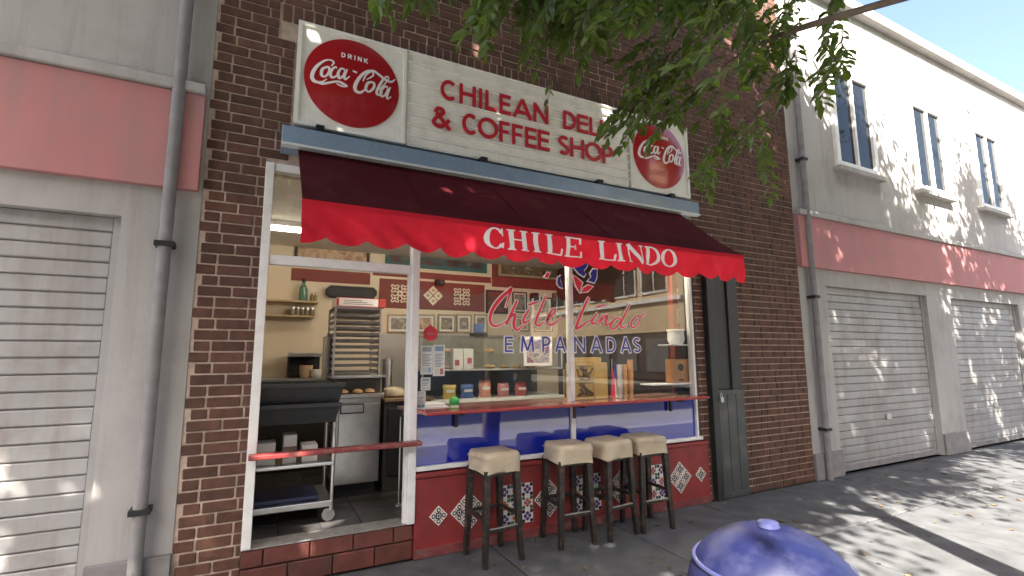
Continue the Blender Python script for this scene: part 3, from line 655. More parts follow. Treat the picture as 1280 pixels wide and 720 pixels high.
# ================================================================ BAR STOOLS
m_seat = mat('beige_vinyl', (0.46, 0.385, 0.27), 0.5, var=0.15, scale=7, rnd=0.1, bump=0.1, bscale=40, dirt=((0.30, 0.23, 0.15), 0.5, 9))
m_wood = mat('worn_black_wood', (0.013, 0.011, 0.010), 0.42, var=0.4, scale=12, dirt=((0.15, 0.085, 0.05), 0.7, 23)); m_foot = mat('scuffed_metal', (0.55, 0.54, 0.52), 0.35, 0.85, var=0.25, scale=30)
def make_stool():
    t = bpy.data.objects.new('bar_stool', None); COL.objects.link(t); WL[t.name] = Vector((0, 0, 0))
    bm = bmesh.new(); bmesh.ops.create_cube(bm, size=1)
    bmesh.ops.subdivide_edges(bm, edges=bm.edges[:], cuts=9, use_grid_fill=True)
    for v in bm.verts:
        x, y, z = v.co*2; hx = 0.176; hz = 0.078
        # super-ellipse rounding in plan and a soft top edge
        k = max(abs(x), abs(y)); 
        if k > 0:
            rr = (abs(x)**5+abs(y)**5)**(1/5); f = k/rr if rr else 1; x, y = x*f, y*f
        e = max(0, z-0.55)/0.45; k2 = max(abs(x), abs(y)); shr = 1-0.085*e**2
        top = 0.012*(1-k2**2)*(z > 0.9)
        bot = 0.022*(1-min(abs(v.co.x*2), abs(v.co.y*2))**2) if z < -0.9 else 0
        wob = 0.0035*math.sin(9*v.co.x+5*v.co.z)+0.003*math.sin(12*v.co.y+3)
        v.co = Vector((x*hx*shr+wob, y*hx*shr+wob, 0.733+z*hz+top+bot))
    me = bpy.data.meshes.new('seat'); bm.to_mesh(me); bm.free(); me.materials.append(m_seat)
    for p in me.polygons: p.use_smooth = True
    o = bpy.data.objects.new('seat', me); COL.objects.link(o); o.parent = t
    for sx in (-1, 1):
        for sy in (-1, 1):
            m = MB(); pts = [(0.162, 0.162, 0.0), (0.146, 0.146, 0.30), (0.132, 0.132, 0.69)]; wd = (0.0185, 0.0235, 0.027); b = 0
            for (px, py, pz), h in zip(pts, wd):
                for qx, qy in ((-1, -1), (1, -1), (1, 1), (-1, 1)): m.v.append((sx*px+qx*h, sy*py+qy*h, pz))
            for lv in range(2):
                for q in range(4): a = lv*4; m.face((a+q, a+(q+1) % 4, a+4+(q+1) % 4, a+4+q))
            m.face((3, 2, 1, 0)); m.face((8, 9, 10, 11)); m.build('leg', m_wood, t, bevel=0.004, local=True)
    zf, zs = 0.255, 0.335
    pp = []
    for a_ in range(0, 361, 6):
        c_, s_ = math.cos(R(a_)), math.sin(R(a_)); k_ = 1/((abs(c_)**5+abs(s_)**5)**.2); pp.append((0.173*k_*c_, 0.173*k_*s_, 0.776))
    MB().path(pp, 0.0035, 6).build('piping', m_seat, t, smooth=True, local=True)
    MB().box(-0.145, 0.145, -0.163, -0.139, zf-0.017, zf+0.010).build('stretcher', m_wood, t, bevel=0.003, local=True)
    MB().box(-0.138, 0.138, -0.166, -0.139, zf+0.010, zf+0.016).build('foot_guard', m_foot, t, bevel=0.002, local=True)
    for sx in (-1, 1): MB().box(sx*0.147-0.011, sx*0.147+0.011, -0.14, 0.14, zs-0.014, zs+0.014).build('stretcher', m_wood, t, bevel=0.003, local=True)
    MB().box(-0.14, 0.14, 0.136, 0.158, zs-0.014, zs+0.014).build('stretcher', m_wood, t, bevel=0.003, local=True)
    MB().box(-0.14, 0.14, -0.14, 0.14, 0.64, 0.684).build('seat_frame', m_wood, t, bevel=0.003, local=True)
    return t
proto = make_stool()
for i, (x, y, a, lab) in enumerate(((1.735, -0.265, 3, 'beige bar stool standing alone nearest the open service window'), (2.447, -0.25, -2, 'beige bar stool next to the one that stands alone'), (2.888, -0.262, 4, 'beige bar stool second from the metal gate'), (3.305, -0.272, -3, 'beige bar stool closest to the metal gate'))):
    s = proto if i == 0 else copy_tree(proto)
    s.location = (x, y, 0.0); s.rotation_euler.z = R(a*1.6)
    for ch in s.children:
        if ch.name.startswith('seat') and not ch.name.startswith('seat_frame'): ch.scale = (1+.012*(i-1.5), 1-.01*(i-2), 1); ch.rotation_euler = (R((0, .8, -.7, .5)[i]), R((.6, -.8, .5, -.4)[i]), R((0, 90, 180, 270)[i])); tag(s, lab, 'stool', 'beige bar stools along the window')

# ================================================================ INTERIOR
m_mar = mat('maroon_panel', (0.20, 0.035, 0.025), 0.6, var=0.1); m_dark = mat('dark_wood', (0.035, 0.022, 0.016), 0.5); m_teal = mat('teal_frame', (0.03, 0.11, 0.12), 0.5); m_gold = mat('light_wood', (0.45, 0.34, 0.2), 0.5)
m_paper = mat('white_paper', (0.78, 0.77, 0.74), 0.7, var=0.03); m_black = mat('black_plastic', (0.011, 0.011, 0.012), 0.6, var=0.2); m_inox = mat('stainless', (0.52, 0.52, 0.51), 0.3, 0.92, var=0.12, scale=12)
m_cab = mat('dark_cabinet', (0.035, 0.032, 0.03), 0.5); m_skin = mat('crust', (0.52, 0.33, 0.16), 0.6, var=0.3, scale=30, bump=0.2)
def pict(name, cols, scale, rough=0.4, detail=3):
    """a printed picture: blotches of a few inks"""
    if name in MATS: return MATS[name]
    m = bpy.data.materials.new(name); m.use_nodes = True; MATS[name] = m; n, l = m.node_tree.nodes, m.node_tree.links
    b = n['Principled BSDF']; b.inputs['Roughness'].default_value = rough
    g = n.new('ShaderNodeNewGeometry'); z = n.new('ShaderNodeTexNoise'); z.inputs['Scale'].default_value = scale; z.inputs['Detail'].default_value = detail
    l.new(g.outputs['Position'], z.inputs['Vector']); r = n.new('ShaderNodeValToRGB'); r.color_ramp.interpolation = 'LINEAR'
    while len(r.color_ramp.elements) < len(cols): r.color_ramp.elements.new(0.5)
    for i, c in enumerate(cols): e = r.color_ramp.elements[i]; e.position = 0.32+0.36*i/(len(cols)-1); e.color = tuple(c)+(1,)
    l.new(z.outputs['Fac'], r.inputs[0]); l.new(r.outputs[0], b.inputs['Base Color']); return m
WY = 3.2
def wall_panel(name, x0, y0, x1, y1, d, m, label):
    a, b, c, e = rect(x0, y0, x1, y1, WY-d); return tag(MB().box(a, b, WY-d, WY-0.001, c, e).build(name, m, bevel=0.004, seg=1), label, 'wall panel')
wall_panel('painted_panel', 364, 338, 463, 353, 0.012, m_mar, 'maroon painted band on the cream wall above the bottle shelf')
wall_panel('painted_panel', 466, 341, 614, 349, 0.010, m_mar, 'thin maroon stripe above the tile panel on the cream wall')
tp = wall_panel('tile_panel', 474, 352, 606, 387, 0.014, m_mar, 'maroon wall panel set with cream decorative tiles')
wall_panel('painted_panel', 615, 290, 704, 361, 0.012, m_mar, 'large maroon painted block behind the big painting')
wall_panel('splashback', 471, 418, 645, 540, 0.008, mat('splash_grey', (0.36, 0.345, 0.335), 0.35, 0.2, var=0.1, scale=3), 'grey metal splashback on the wall behind the display case')
m_ctile = mat('cream_tile', (0.72, 0.62, 0.45), 0.3)
def small_tile(cx, cy, kind):
    p = at(cx, cy, WY-0.02); h = 0.052
    if kind == 'dia':
        for a in range(4):
            X, Z = p.x+0.082*math.cos(R(90*a)), p.z+0.082*math.sin(R(90*a)); m = MB().prism([(X+h*1.38*math.cos(R(90*i)), Z+h*1.38*math.sin(R(90*i))) for i in range(4)], WY-0.022, WY-0.0142)
            m.slot(1).prism([(X+0.025*math.cos(R(45*i)), Z+0.025*math.sin(R(45*i))) for i in range(8)], WY-0.0235, WY-0.021); m.build('tile', [m_ctile, mat('tile_tan', (0.42, 0.26, 0.13), 0.3)], tp)
    else:
        for ix in (-1, 1):
            for iz in (-1, 1):
                X, Z = p.x+ix*0.072, p.z+iz*0.072; m = MB()
                ribbon(m, [(X+(0.052+0.02*math.cos(R(4*a)))*math.cos(R(a+45)), Z+(0.052+0.02*math.cos(R(4*a)))*math.sin(R(a+45)), 0.008) for a in range(0, 361, 15)], WY-0.021, WY-0.0142, sm=False)
                ribbon(m, [(X-0.02, Z, 0.012), (X+0.02, Z, 0.012)], WY-0.0205, WY-0.0142, sm=False); m.build('tile', m_ctile, tp)
        m = MB(); ribbon(m, [(p.x+0.03*math.cos(R(a)), p.z+0.03*math.sin(R(a)), 0.009) for a in range(0, 361, 45)], WY-0.0225, WY-0.0142, sm=False); m.build('tile', m_ctile, tp)
small_tile(500, 367, 'lat'); small_tile(541.5, 369.5, 'dia'); small_tile(577.5, 371, 'lat')
def framed(px, Y, fr, pic, border, label, depth=0.03, matte=0.0):
    a, b, c, e = rect(*px, Y); cx = (a+b)/2
    t = thing('framed_picture', (cx, Y, c), label, 'picture', 'framed pictures on the back wall')
    f = MB(); y0 = Y-depth
    f.box(a, b, y0, Y-0.001, c, c+border).box(a, b, y0, Y-0.001, e-border, e).box(a, a+border, y0, Y-0.001, c+border, e-border).box(b-border, b, y0, Y-0.001, c+border, e-border)
    f.build('frame', fr, t, bevel=0.004, seg=1)
    if matte:
        MB().box(a+border, b-border, Y-depth*0.5, Y-0.001, c+border, e-border).build('mat_board', m_paper, t); q = border+matte
        MB().box(a+q, b-q, Y-depth*0.5-0.002, Y-depth*0.5+0.001, c+q, e-q).build('picture', pic, t)
    else: MB().box(a+border, b-border, Y-depth*0.5, Y-0.001, c+border, e-border).build('picture', pic, t)
    return t
p_sea = pict('picture_dark', [(0.02, 0.03, 0.03), (0.10, 0.02, 0.02), (0.03, 0.08, 0.09), (0.2, 0.12, 0.08)], 5)
p_scene = pict('picture_crowd', [(0.03, 0.02, 0.015), (0.25, 0.13, 0.08), (0.08, 0.10, 0.06), (0.55, 0.42, 0.30)], 14, detail=5)
p_port = pict('picture_portrait', [(0.06, 0.055, 0.05), (0.34, 0.29, 0.22), (0.14, 0.12, 0.09), (0.5, 0.44, 0.34)], 7, detail=2)
p_tan = pict('picture_tan', [(0.35, 0.2, 0.12), (0.6, 0.42, 0.28), (0.25, 0.12, 0.08)], 9)
framed((482, 292, 608, 337), WY, m_teal, p_sea, 0.06, 'long teal framed painting high on the back wall')
framed((622, 290, 702, 348), WY-0.012, m_gold, p_scene, 0.035, 'big crowded painting with pale frame on the maroon block', 0.05)
framed((368, 300, 462, 333), WY, m_dark, p_tan, 0.04, 'wide tan picture in dark frame above the transom bar')
framed((607, 363, 634, 392), WY, m_dark, pict('picture_red', [(0.03, 0.02, 0.02), (0.2, 0.03, 0.03), (0.1, 0.08, 0.06)], 12), 0.03, 'dark framed picture with red figures right of the tile panel')
framed((640, 365, 658, 391), WY, m_dark, p_port, 0.022, 'narrow black framed portrait under the maroon block', matte=0.02)
framed((676, 372, 689, 392), WY, m_dark, p_port, 0.022, 'tiny dark framed portrait beside the wall loudspeaker', matte=0.01)
framed((690, 367, 705, 393), WY, m_dark, p_scene, 0.022, 'black framed crowd picture at the end of the back wall', matte=0.01)
framed((640, 396, 661, 414), WY, m_gold, p_tan, 0.018, 'pale framed tan picture below the narrow portrait', matte=0.02)
framed((667, 396, 690, 415), WY, m_dark, p_port, 0.018, 'wide dark framed photograph below the wall loudspeaker', matte=0.015)
for i, (a, b, pm) in enumerate(((484, 512, p_port), (520, 543, p_tan), (547, 569, p_port), (570, 589, p_port), (592, 609, p_port))):
    framed((a, 393, b, 416), WY, m_gold, pm, 0.022, 'small pale framed photograph in the row under the tile panel', matte=0.03)
a, b, c, e = rect(666, 366, 673, 377, WY-0.12); ws = thing('wall_speaker', ((a+b)/2, WY-0.1, c), 'small black loudspeaker on the wall under the maroon block', 'speaker')
MB().box(a, b, WY-0.14, WY-0.001, c, e).build('body', m_black, ws, bevel=0.008); MB().tube(((a+b)/2, WY-0.146, (c+e)/2), ((a+b)/2, WY-0.139, (c+e)/2), 0.025, n=14).build('cone', m_cab, ws)
a, b, c, e = rect(546, 349, 557, 356, WY-0.12); ws = thing('camera_dome', ((a+b)/2, WY-0.1, c), 'small black camera unit above the diamond tiles', 'camera')
MB().box(a, b, WY-0.10, WY-0.001, c, e).build('body', m_black, ws, bevel=0.01); MB().tube(((a+b)/2, WY-0.13, (c+e)/2), ((a+b)/2, WY-0.10, (c+e)/2), 0.03, 0.035, n=12).build('lens', m_cab, ws)
# black bar heater on the wall
a, b, c, e = rect(408, 358, 471, 372, WY-0.12); h = (e-c)*0.3
hb = thing('wall_heater', ((a+b)/2, WY-0.1, c), 'long black wall heater with cut corners above the tray rack', 'heater')
MB().prism([(a+h, c), (b-h, c), (b, c+h), (b, e-h), (b-h, e), (a+h, e), (a, e-h), (a, c+h)], WY-0.14, WY-0.001).build('housing', m_black, hb, bevel=0.006)
for i in range(4): MB().box(a+0.06, b-0.06, WY-0.146, WY-0.139, c+0.022+i*0.026, c+0.032+i*0.026).build('slat', m_cab, hb)
# bottle shelf
m_bglass = glass('bottle_glass', (0.55, 0.75, 0.62), 1.6); m_bottle = mat('bottle_green', (0.10, 0.22, 0.16), 0.15, coat=0.5)
shelfz = []
for i, (y, x1) in enumerate(((378, 398), (396, 394))):
    p = at(x1, y, WY-0.2); o = MB().box(-0.298, p.x, WY-0.24, WY-0.001, p.z-0.012, p.z+0.012).build('wall_shelf', m_gold, bevel=0.003, seg=1); shelfz.append((p.z+0.012, p.x))
    tag(o, ('upper white shelf carrying a green bottle left of the heater', 'lower shelf of small jars left of the tray rack')[i], 'shelf')
def bottle(x, y, z, h, r, m, capm, label, nm='bottle', grp=None):
    t = thing(nm, (x, y, z), label, nm, grp)
    MB().lathe([(r*.9, 0), (r, 0.01), (r, h*.55), (r*.8, h*.66), (r*.34, h*.78), (r*.32, h*.9)], (x, y, z), 14).build('body', m, t, smooth=True)
    MB().lathe([(r*.42, 0), (r*.42, h*.16)], (x, y, z+h*.86), 10).build('cap', capm, t); return t
zz, xx = shelfz[0]
bottle(at(379, 370, WY-0.13).x, WY-0.13, zz, 0.30, 0.055, m_bottle, m_black, 'round green bottle with black cap on the upper shelf')
for i, dx in enumerate((390, 394)): bottle(at(dx, 372, WY-0.12).x, WY-0.12, zz, 0.13, 0.025, mat('bottle_amber', (0.25, 0.2, 0.08), 0.2), m_gold, 'slim small yellow bottle on the upper shelf', grp='small bottles on the upper shelf')
for i in range(5):
    x = at(366+i*6, 390, WY-0.12).x; t = thing('jar', (x, WY-0.12, shelfz[1][0]), 'small glass jar with dark spice on the lower shelf', 'jar', 'jars on the lower shelf')
    MB().lathe([(0.03, 0), (0.033, 0.005), (0.033, 0.075), (0.026, 0.09)], (x, WY-0.12, shelfz[1][0]), 12).build('body', mat('jar_spice', (0.22, 0.18, 0.13), 0.2, rnd=0.3), t, smooth=True)
    MB().lathe([(0.03, 0), (0.03, 0.02)], (x, WY-0.12, shelfz[1][0]+0.09), 12).build('lid', m_steel, t)

# ---- steel under-counter fridge, oven and tray rack
FY = 0.95
a, b, c, e = rect(423, 492, 476, 563, FY); Z0 = 0.26
fr = thing('steel_fridge', ((a+b)/2, FY+0.35, Z0), 'stainless steel under counter fridge below the tray rack', 'fridge')
MB().box(a-0.02, b, FY+0.03, FY+0.75, Z0+0.12, e-0.04).build('cabinet', m_inox, fr, bevel=0.006)
dz0 = at(450, 563, FY).z
dr = MB().box(a, b-0.01, FY, FY+0.032, dz0, e-0.09).build('door', m_inox, fr, bevel=0.008)
q = rect(425, 505, 455, 517, FY); MB().box(q[0], q[1], FY-0.012, FY+0.001, q[2], q[3]).build('handle_recess', m_cab, dr, bevel=0.004); MB().box(q[0]+.012, q[1]-.012, FY-0.016, FY-0.01, q[2]+.012, q[3]-.010).build('handle_plate', m_inox, dr)
MB().box(a-0.05, b+0.02, FY-0.03, FY+0.78, e-0.04, e).build('worktop', m_inox, fr, bevel=0.006)
MB().box(a, b-0.03, FY+0.06, FY+0.72, Z0-0.002, Z0+0.12).build('plinth', m_black, fr)
top = e; ra, rb, rc, re = rect(418, 385, 475, 470, 1.05)
ov = thing('toaster_oven', ((ra+rb)/2, 1.3, top), 'low dark countertop oven between the fridge and the tray rack', 'oven')
MB().box(ra+0.02, rb+0.02, 1.05, 1.5, top-0.001, rc-0.02).build('body', m_cab, ov, bevel=0.008); MB().box(ra+0.05, rb-0.03, 1.04, 1.052, top+0.03, rc-0.06).build('door', m_black, ov, bevel=0.003)
MB().box(ra-0.02, rb+0.06, 1.03, 1.55, rc-0.0205, rc).build('top_plate', m_inox, ov, bevel=0.003)
rk = thing('tray_rack', ((ra+rb)/2, 1.28, rc), 'tall steel tray rack loaded with baking sheets', 'rack')
for X in (ra, rb):
    for Y in (1.06, 1.50): MB().box(X-0.009, X+0.009, Y-0.009, Y+0.009, rc, re).build('upright', m_steel, rk)
NT = 11; m_tray = mat('tray_metal', (0.16, 0.155, 0.15), 0.4, 0.8, var=0.25, scale=20)
for i in range(NT):
    z = rc+0.03+(re-rc-0.06)*i/(NT-1)
    for X in (ra, rb): MB().box(X-0.007, X+0.007, 1.069, 1.491, z-0.012, z).build('runner', m_steel, rk)
    t = MB(); y0 = 1.05+random.uniform(-0.02, 0.03)
    t.box(ra+0.008, rb-0.008, y0, 1.49, z+0.0005, z+0.004).box(ra+0.008, rb-0.008, y0, y0+0.006, z+0.004, z+0.027).box(ra+0.008, ra+0.014, y0+.006, 1.49, z+0.004, z+0.027).box(rb-0.014, rb-0.008, y0+.006, 1.49, z+0.004, z+0.027)
    tag(t.build('baking_tray', m_tray), 'dark steel baking sheet slid into the tall tray rack', 'tray', 'baking sheets in the rack')
for z in (rc+0.006, re-0.006): MB().box(ra+.009, rb-.009, 1.055, 1.065, z-0.006, z+0.006).build('crossbar', m_steel, rk); MB().box(ra+.009, rb-.009, 1.495, 1.505, z-0.006, z+0.006).build('crossbar', m_steel, rk)
MB().box(ra-0.012, rb+0.012, 1.045, 1.515, re, re+0.008).build('top_plate', m_steel, rk)
ca, cb, cc, ce = rect(421, 371, 482, 385, 1.02)
bx = thing('cardboard_box', ((ca+cb)/2, 1.25, re+0.008), 'flat white and red carton lying on top of the tray rack', 'box')
MB().box(ca, cb-0.07, 1.02, 1.42, re+0.008, re+0.10).build('carton', m_vwhite, bx, bevel=0.003, seg=1)
m_cr = mat('carton_red', (0.50, 0.04, 0.035), 0.6)
MB().box(ca-0.002, cb-0.068, 1.016, 1.0195, re+0.009, re+0.015).box(ca-0.002, cb-0.068, 1.016, 1.0195, re+0.093, re+0.099).box(ca-0.002, ca+0.02, 1.016, 1.0195, re+0.02, re+0.088).build('print', m_cr, bx)
MB().box(cb-0.069, cb, 1.015, 1.40, re+0.009, re+0.097).build('end_flap', m_cr, bx, bevel=0.003, seg=1)
for i in range(3): MB().box(ca+0.06+i*0.005, cb-0.13-i*0.05, 1.0165, 1.0195, re+0.032+i*0.017, re+0.038+i*0.017).build('print_line', mat('print_grey', (0.25, 0.2, 0.18), 0.7), bx)
# steel canisters either side of the rack
for (px, py, ph_, lab) in ((409, 420, 44, 'upright shiny steel canister left of the tray rack'), (484, 448, 26, 'steel canister right of the tray rack')):
    q = rect(px-6, py, px+6, py+ph_, 1.35); x = (q[0]+q[1])/2; r = (q[1]-q[0])/2
    cn = thing('canister', (x, 1.35, top), lab, 'canister'); MB().lathe([(r, 0), (r, q[3]-top-0.03), (r*.9, q[3]-top-0.015)], (x, 1.35, top-0.001), 20).build('body', m_inox, cn, smooth=True); MB().lathe([(r*1.03, 0), (r*1.03, 0.02), (r*.3, 0.03), (r*.3, 0.05)], (x, 1.35, q[3]-0.03), 20).build('lid', m_steel, cn)
# dark cabinet with bread, side counter on the left
a, b, c, e = rect(478, 498, 510, 570, 1.0)
dc = thing('dark_cabinet', ((a+b)/2+0.2, 1.3, Z0), 'dark cabinet with brown worktop right of the steel fridge', 'cabinet')
MB().box(a+0.012, 1.62, 1.0, 1.7, Z0-0.001, e-0.03).build('carcass', m_cab, dc, bevel=0.005); MB().box(a+0.008, 1.64, 0.97, 1.72, e-0.03, e).build('worktop', mat('brown_top', (0.22, 0.14, 0.08), 0.5), dc, bevel=0.004)
MB().box(a+0.05, 1.3, 0.985, 1.001, Z0+0.15, e-0.10).build('door', m_black, dc, bevel=0.004); MB().box(a+0.2, a+0.34, 0.972, 0.986, e-0.16, e-0.145).build('handle', m_steel, dc)
q = at(492, 486, 1.2); bd_ = MB().lathe([(0.09, 0), (0.115, 0.02), (0.12, 0.05), (0.10, 0.085), (0.05, 0.1)], (q.x, 1.2, e), 20).build('covered_dish', mat('cream_cover', (0.66, 0.56, 0.40), 0.6), smooth=True); tag(bd_, 'round cream covered dish on the brown worktop', 'dish')
for i, (px, py) in enumerate(((419, 476), (429, 478), (462, 474), (447, 477))):
    q = at(px, py, 1.0); bun = MB().lathe([(0.035, 0), (0.05, 0.012), (0.045, 0.03), (0.02, 0.042)], (q.x, 0.985, top), 14).build('bread_roll', m_skin, smooth=True); tag(bun, 'small golden bread roll on the steel worktop', 'bread', 'bread rolls under the tray rack')
pl = MB().tube((at(500, 560, 0.55).x, 0.55, 0.26), (at(500, 560, 0.55).x, 0.55, 1.02), 0.008, n=8).tube((at(500, 560, 0.55).x, 0.55, 0.25), (at(500, 560, 0.55).x, 0.55, 0.27), 0.04, n=14).build('thin_pole', m_steel); tag(pl, 'thin steel pole standing on the floor inside the service window', 'pole')
# back worktop on the left with coffee things
bc = thing('back_counter', (0.2, 2.6, Z0), 'cluttered dark counter along the cream back wall', 'counter')
MB().box(-0.29, 1.0, 2.4, 3.19, Z0-0.001, 1.27).build('carcass', m_cab, bc); MB().box(-0.29, 1.02, 2.37, 3.195, 1.27, 1.31).build('worktop', m_inox, bc, bevel=0.004)
q = rect(374, 462, 390, 480, 2.55); x = (q[0]+q[1])/2; r = (q[1]-q[0])/2
t = MB().lathe([(r*.8, 0), (r, 0.05), (r*1.05, 0.15), (r*.95, q[3]-1.31)], (x, 2.55, 1.31), 18).build('storage_jar', mat('peach_jar', (0.60, 0.42, 0.28), 0.5, var=0.25, scale=12), smooth=True); tag(t, 'peach coloured storage jar on the back counter', 'jar')
q = rect(390, 470, 400, 480, 2.5); x = (q[0]+q[1])/2
t = MB().lathe([(0.05, 0), (0.065, 0.03), (0.065, 0.10)], (x, 2.5, 1.31), 16).build('cup', m_paper, smooth=True); tag(t, 'short white tub beside the peach jar', 'cup')
t = thing('coffee_machine', (0.55, 2.8, 1.31), 'dark boxy coffee machine on the back counter', 'machine')
qa, qb, qc, qd = rect(372, 446, 402, 462, 2.75)
MB().box(qa-.1, qb, 2.7, 3.1, 1.309, 1.36).build('base', m_black, t, bevel=0.006); MB().box(qa-.1, qb, 2.95, 3.1, 1.36, qd).build('tower', m_black, t, bevel=0.006); MB().box(qa-.1, qb, 2.7, 3.1, qd, qd+0.05).build('top', m_inox, t, bevel=0.006)

# ---- trolley in the open window
tr = thing('utility_trolley', (0.3, 0.6, Z0), 'grey steel trolley with black tubs inside the service window', 'trolley')
TX1 = at(416, 600, 0.36).x; TX0 = -0.22; TY0, TY1 = 0.40, 0.92
for X in (TX0, TX1):
    for Y in (TY0, TY1):
        MB().tube((X, Y, 0.36), (X, Y, 1.03), 0.017, n=12).build('post', m_steel, tr, smooth=True)
        cs = MB().tube((X, Y, 0.34), (X, Y, 0.37), 0.02, n=10).tube((X-0.028, Y, 0.315), (X-0.028, Y, 0.345), 0.008, n=6).box(X-0.03, X+0.0, Y-0.02, Y-0.014, 0.30, 0.345).box(X-0.03, X+0.0, Y+0.014, Y+0.02, 0.30, 0.345).build('caster', m_steel, tr)
        MB().tube((X-0.02, Y-0.013, 0.308), (X-0.02, Y+0.013, 0.308), 0.048, n=20).build('wheel', mat('wheel_grey', (0.4, 0.39, 0.37), 0.5), cs)
for z, hgt in ((0.42, 0.05), (0.72, 0.03)): MB().box(TX0-0.02, TX1+0.005, TY0-0.02, TY1+0.02, z-hgt, z).build('shelf', m_inox, tr, bevel=0.008)
def tub(z0, z1, lab, x1):
    t = thing('black_tub', (0.2, 0.65, z0), lab, 'tub', 'black tubs on the trolley'); m = MB(); a0, a1 = TX0-0.04, x1
    def ring(x0, x1, y0, y1, z): b = len(m.v); m.v.extend([(x0, y0, z), (x1, y0, z), (x1, y1, z), (x0, y1, z)]); return b
    b0 = ring(a0+.03, a1-.03, TY0, TY1, z0); b1 = ring(a0, a1, TY0-.06, TY1+.03, z1); b2 = ring(a0+.012, a1-.012, TY0-.048, TY1+.018, z1); b3 = ring(a0+.04, a1-.04, TY0+.01, TY1-.01, z0+.012)
    for p, q in ((b0, b1), (b1, b2), (b2, b3)):
        for i in range(4): j = (i+1) % 4; m.face((p+i, p+j, q+j, q+i))
    m.face((b0+3, b0+2, b0+1, b0)); m.face((b3, b3+1, b3+2, b3+3)); m.build('tub_body', mat('tub_black', (0.040, 0.045, 0.048), 0.45, var=0.15), t, bevel=0.006)
    MB().box(a0-.006, a1+.006, TY0-.072, TY0-.055, z1-.03, z1+.003).build('rim', mat('tub_black', (0, 0, 0)), t, bevel=0.004)
tub(1.03, 1.19, 'lower black plastic tub on the trolley posts', TX1+0.035); tub(1.191, 1.35, 'upper black plastic tub stacked on the other tub', TX1+0.06)
for i, (x, w_, h_, col, lab) in enumerate(((0.10, 0.13, 0.17, (0.68, 0.66, 0.62), 'white carton standing on the middle trolley shelf'), (0.27, 0.10, 0.22, (0.6, 0.58, 0.55), 'tall pale carton on the middle trolley shelf'), (0.42, 0.12, 0.13, (0.72, 0.70, 0.66), 'short white carton on the middle trolley shelf'))):
    c_ = thing('carton', (x, 0.55, 0.72), lab, 'box'); MB().box(x-w_/2, x+w_/2, 0.46, 0.66, 0.72, 0.72+h_).build('carton_body', mat('carton%d' % i, col, 0.7), c_, bevel=0.003, seg=1); MB().box(x-w_/2-.001, x+w_/2+.001, 0.455, 0.4595, 0.72+h_*.4, 0.72+h_*.6).build('tape', mat('carton_tape', (0.15, 0.10, 0.07), 0.5), c_)
bt = MB().box(0.02, 0.50, 0.44, 0.85, 0.42, 0.455).build('blue_tray', mat('blue_plastic', (0.035, 0.05, 0.13), 0.4), bevel=0.008); tag(bt, 'flat dark blue plastic tray on the bottom trolley shelf', 'tray')

# ---- display case
DY0, DY1 = 0.95, 1.60
a = at(527, 500, DY0).x; b = at(706, 490, DY0).x
zb = at(620, 500, DY0).z; zmid = at(620, 461, DY0).z; ztop = at(640, 421, DY0+0.1).z
m_cglass = glass('case_glass', (0.96, 0.97, 0.96), 0.7)
dcz = thing('display_case', ((a+b)/2, 1.3, Z0), 'glass pastry display case with white base behind the window', 'display case')
MB().box(a, b, DY0+0.02, DY1, Z0-0.001, zb-0.075).build('base', m_cab, dcz); MB().box(a, b, DY0, DY1, zb-0.075, zb+0.02).build('deck', mat('case_white', (0.82, 0.82, 0.78), 0.4, var=0.02), dcz, bevel=0.006)
MB().box(a, b, DY0+0.03, DY1, zmid-0.018, zmid).build('shelf', m_inox, dcz, bevel=0.003); MB().box(a, b, DY0+0.08, DY1, ztop-0.012, ztop).build('top', m_cglass, dcz)
MB().box(a+.004, b-.004, DY0+.002, DY0+0.008, zb+0.02, zmid-0.018).build('front_pane', m_cglass, dcz); MB().box(a+.004, b-.004, DY0+.05, DY0+0.056, zmid, ztop-0.012).build('front_pane', m_cglass, dcz)
for X in (a, b-0.015):
    MB().box(X, X+0.015, DY0, DY0+0.015, zb+0.02, zmid-0.018).box(X, X+0.015, DY0+0.04, DY0+0.055, zmid, ztop-0.012).box(X, X+0.015, DY1-0.015, DY1, zb+0.02, ztop-0.012).build('corner_post', m_steel, dcz)
MB().box(a+.016, b-.016, DY1-0.03, DY1-0.016, zb+0.021, zmid-0.019).build('back_panel', mat('case_back', (0.045, 0.055, 0.05), 0.4), dcz); MB().box(a+.016, b-.016, DY1-0.03, DY1-0.016, zmid+.001, ztop-0.013).build('back_panel', mat('case_back_pale', (0.33, 0.31, 0.27), 0.4), dcz)
MB().box(a+.015, b-.015, DY0+0.085, DY1-.031, (zmid+ztop)/2-0.004, (zmid+ztop)/2).build('glass_shelf', m_cglass, dcz)
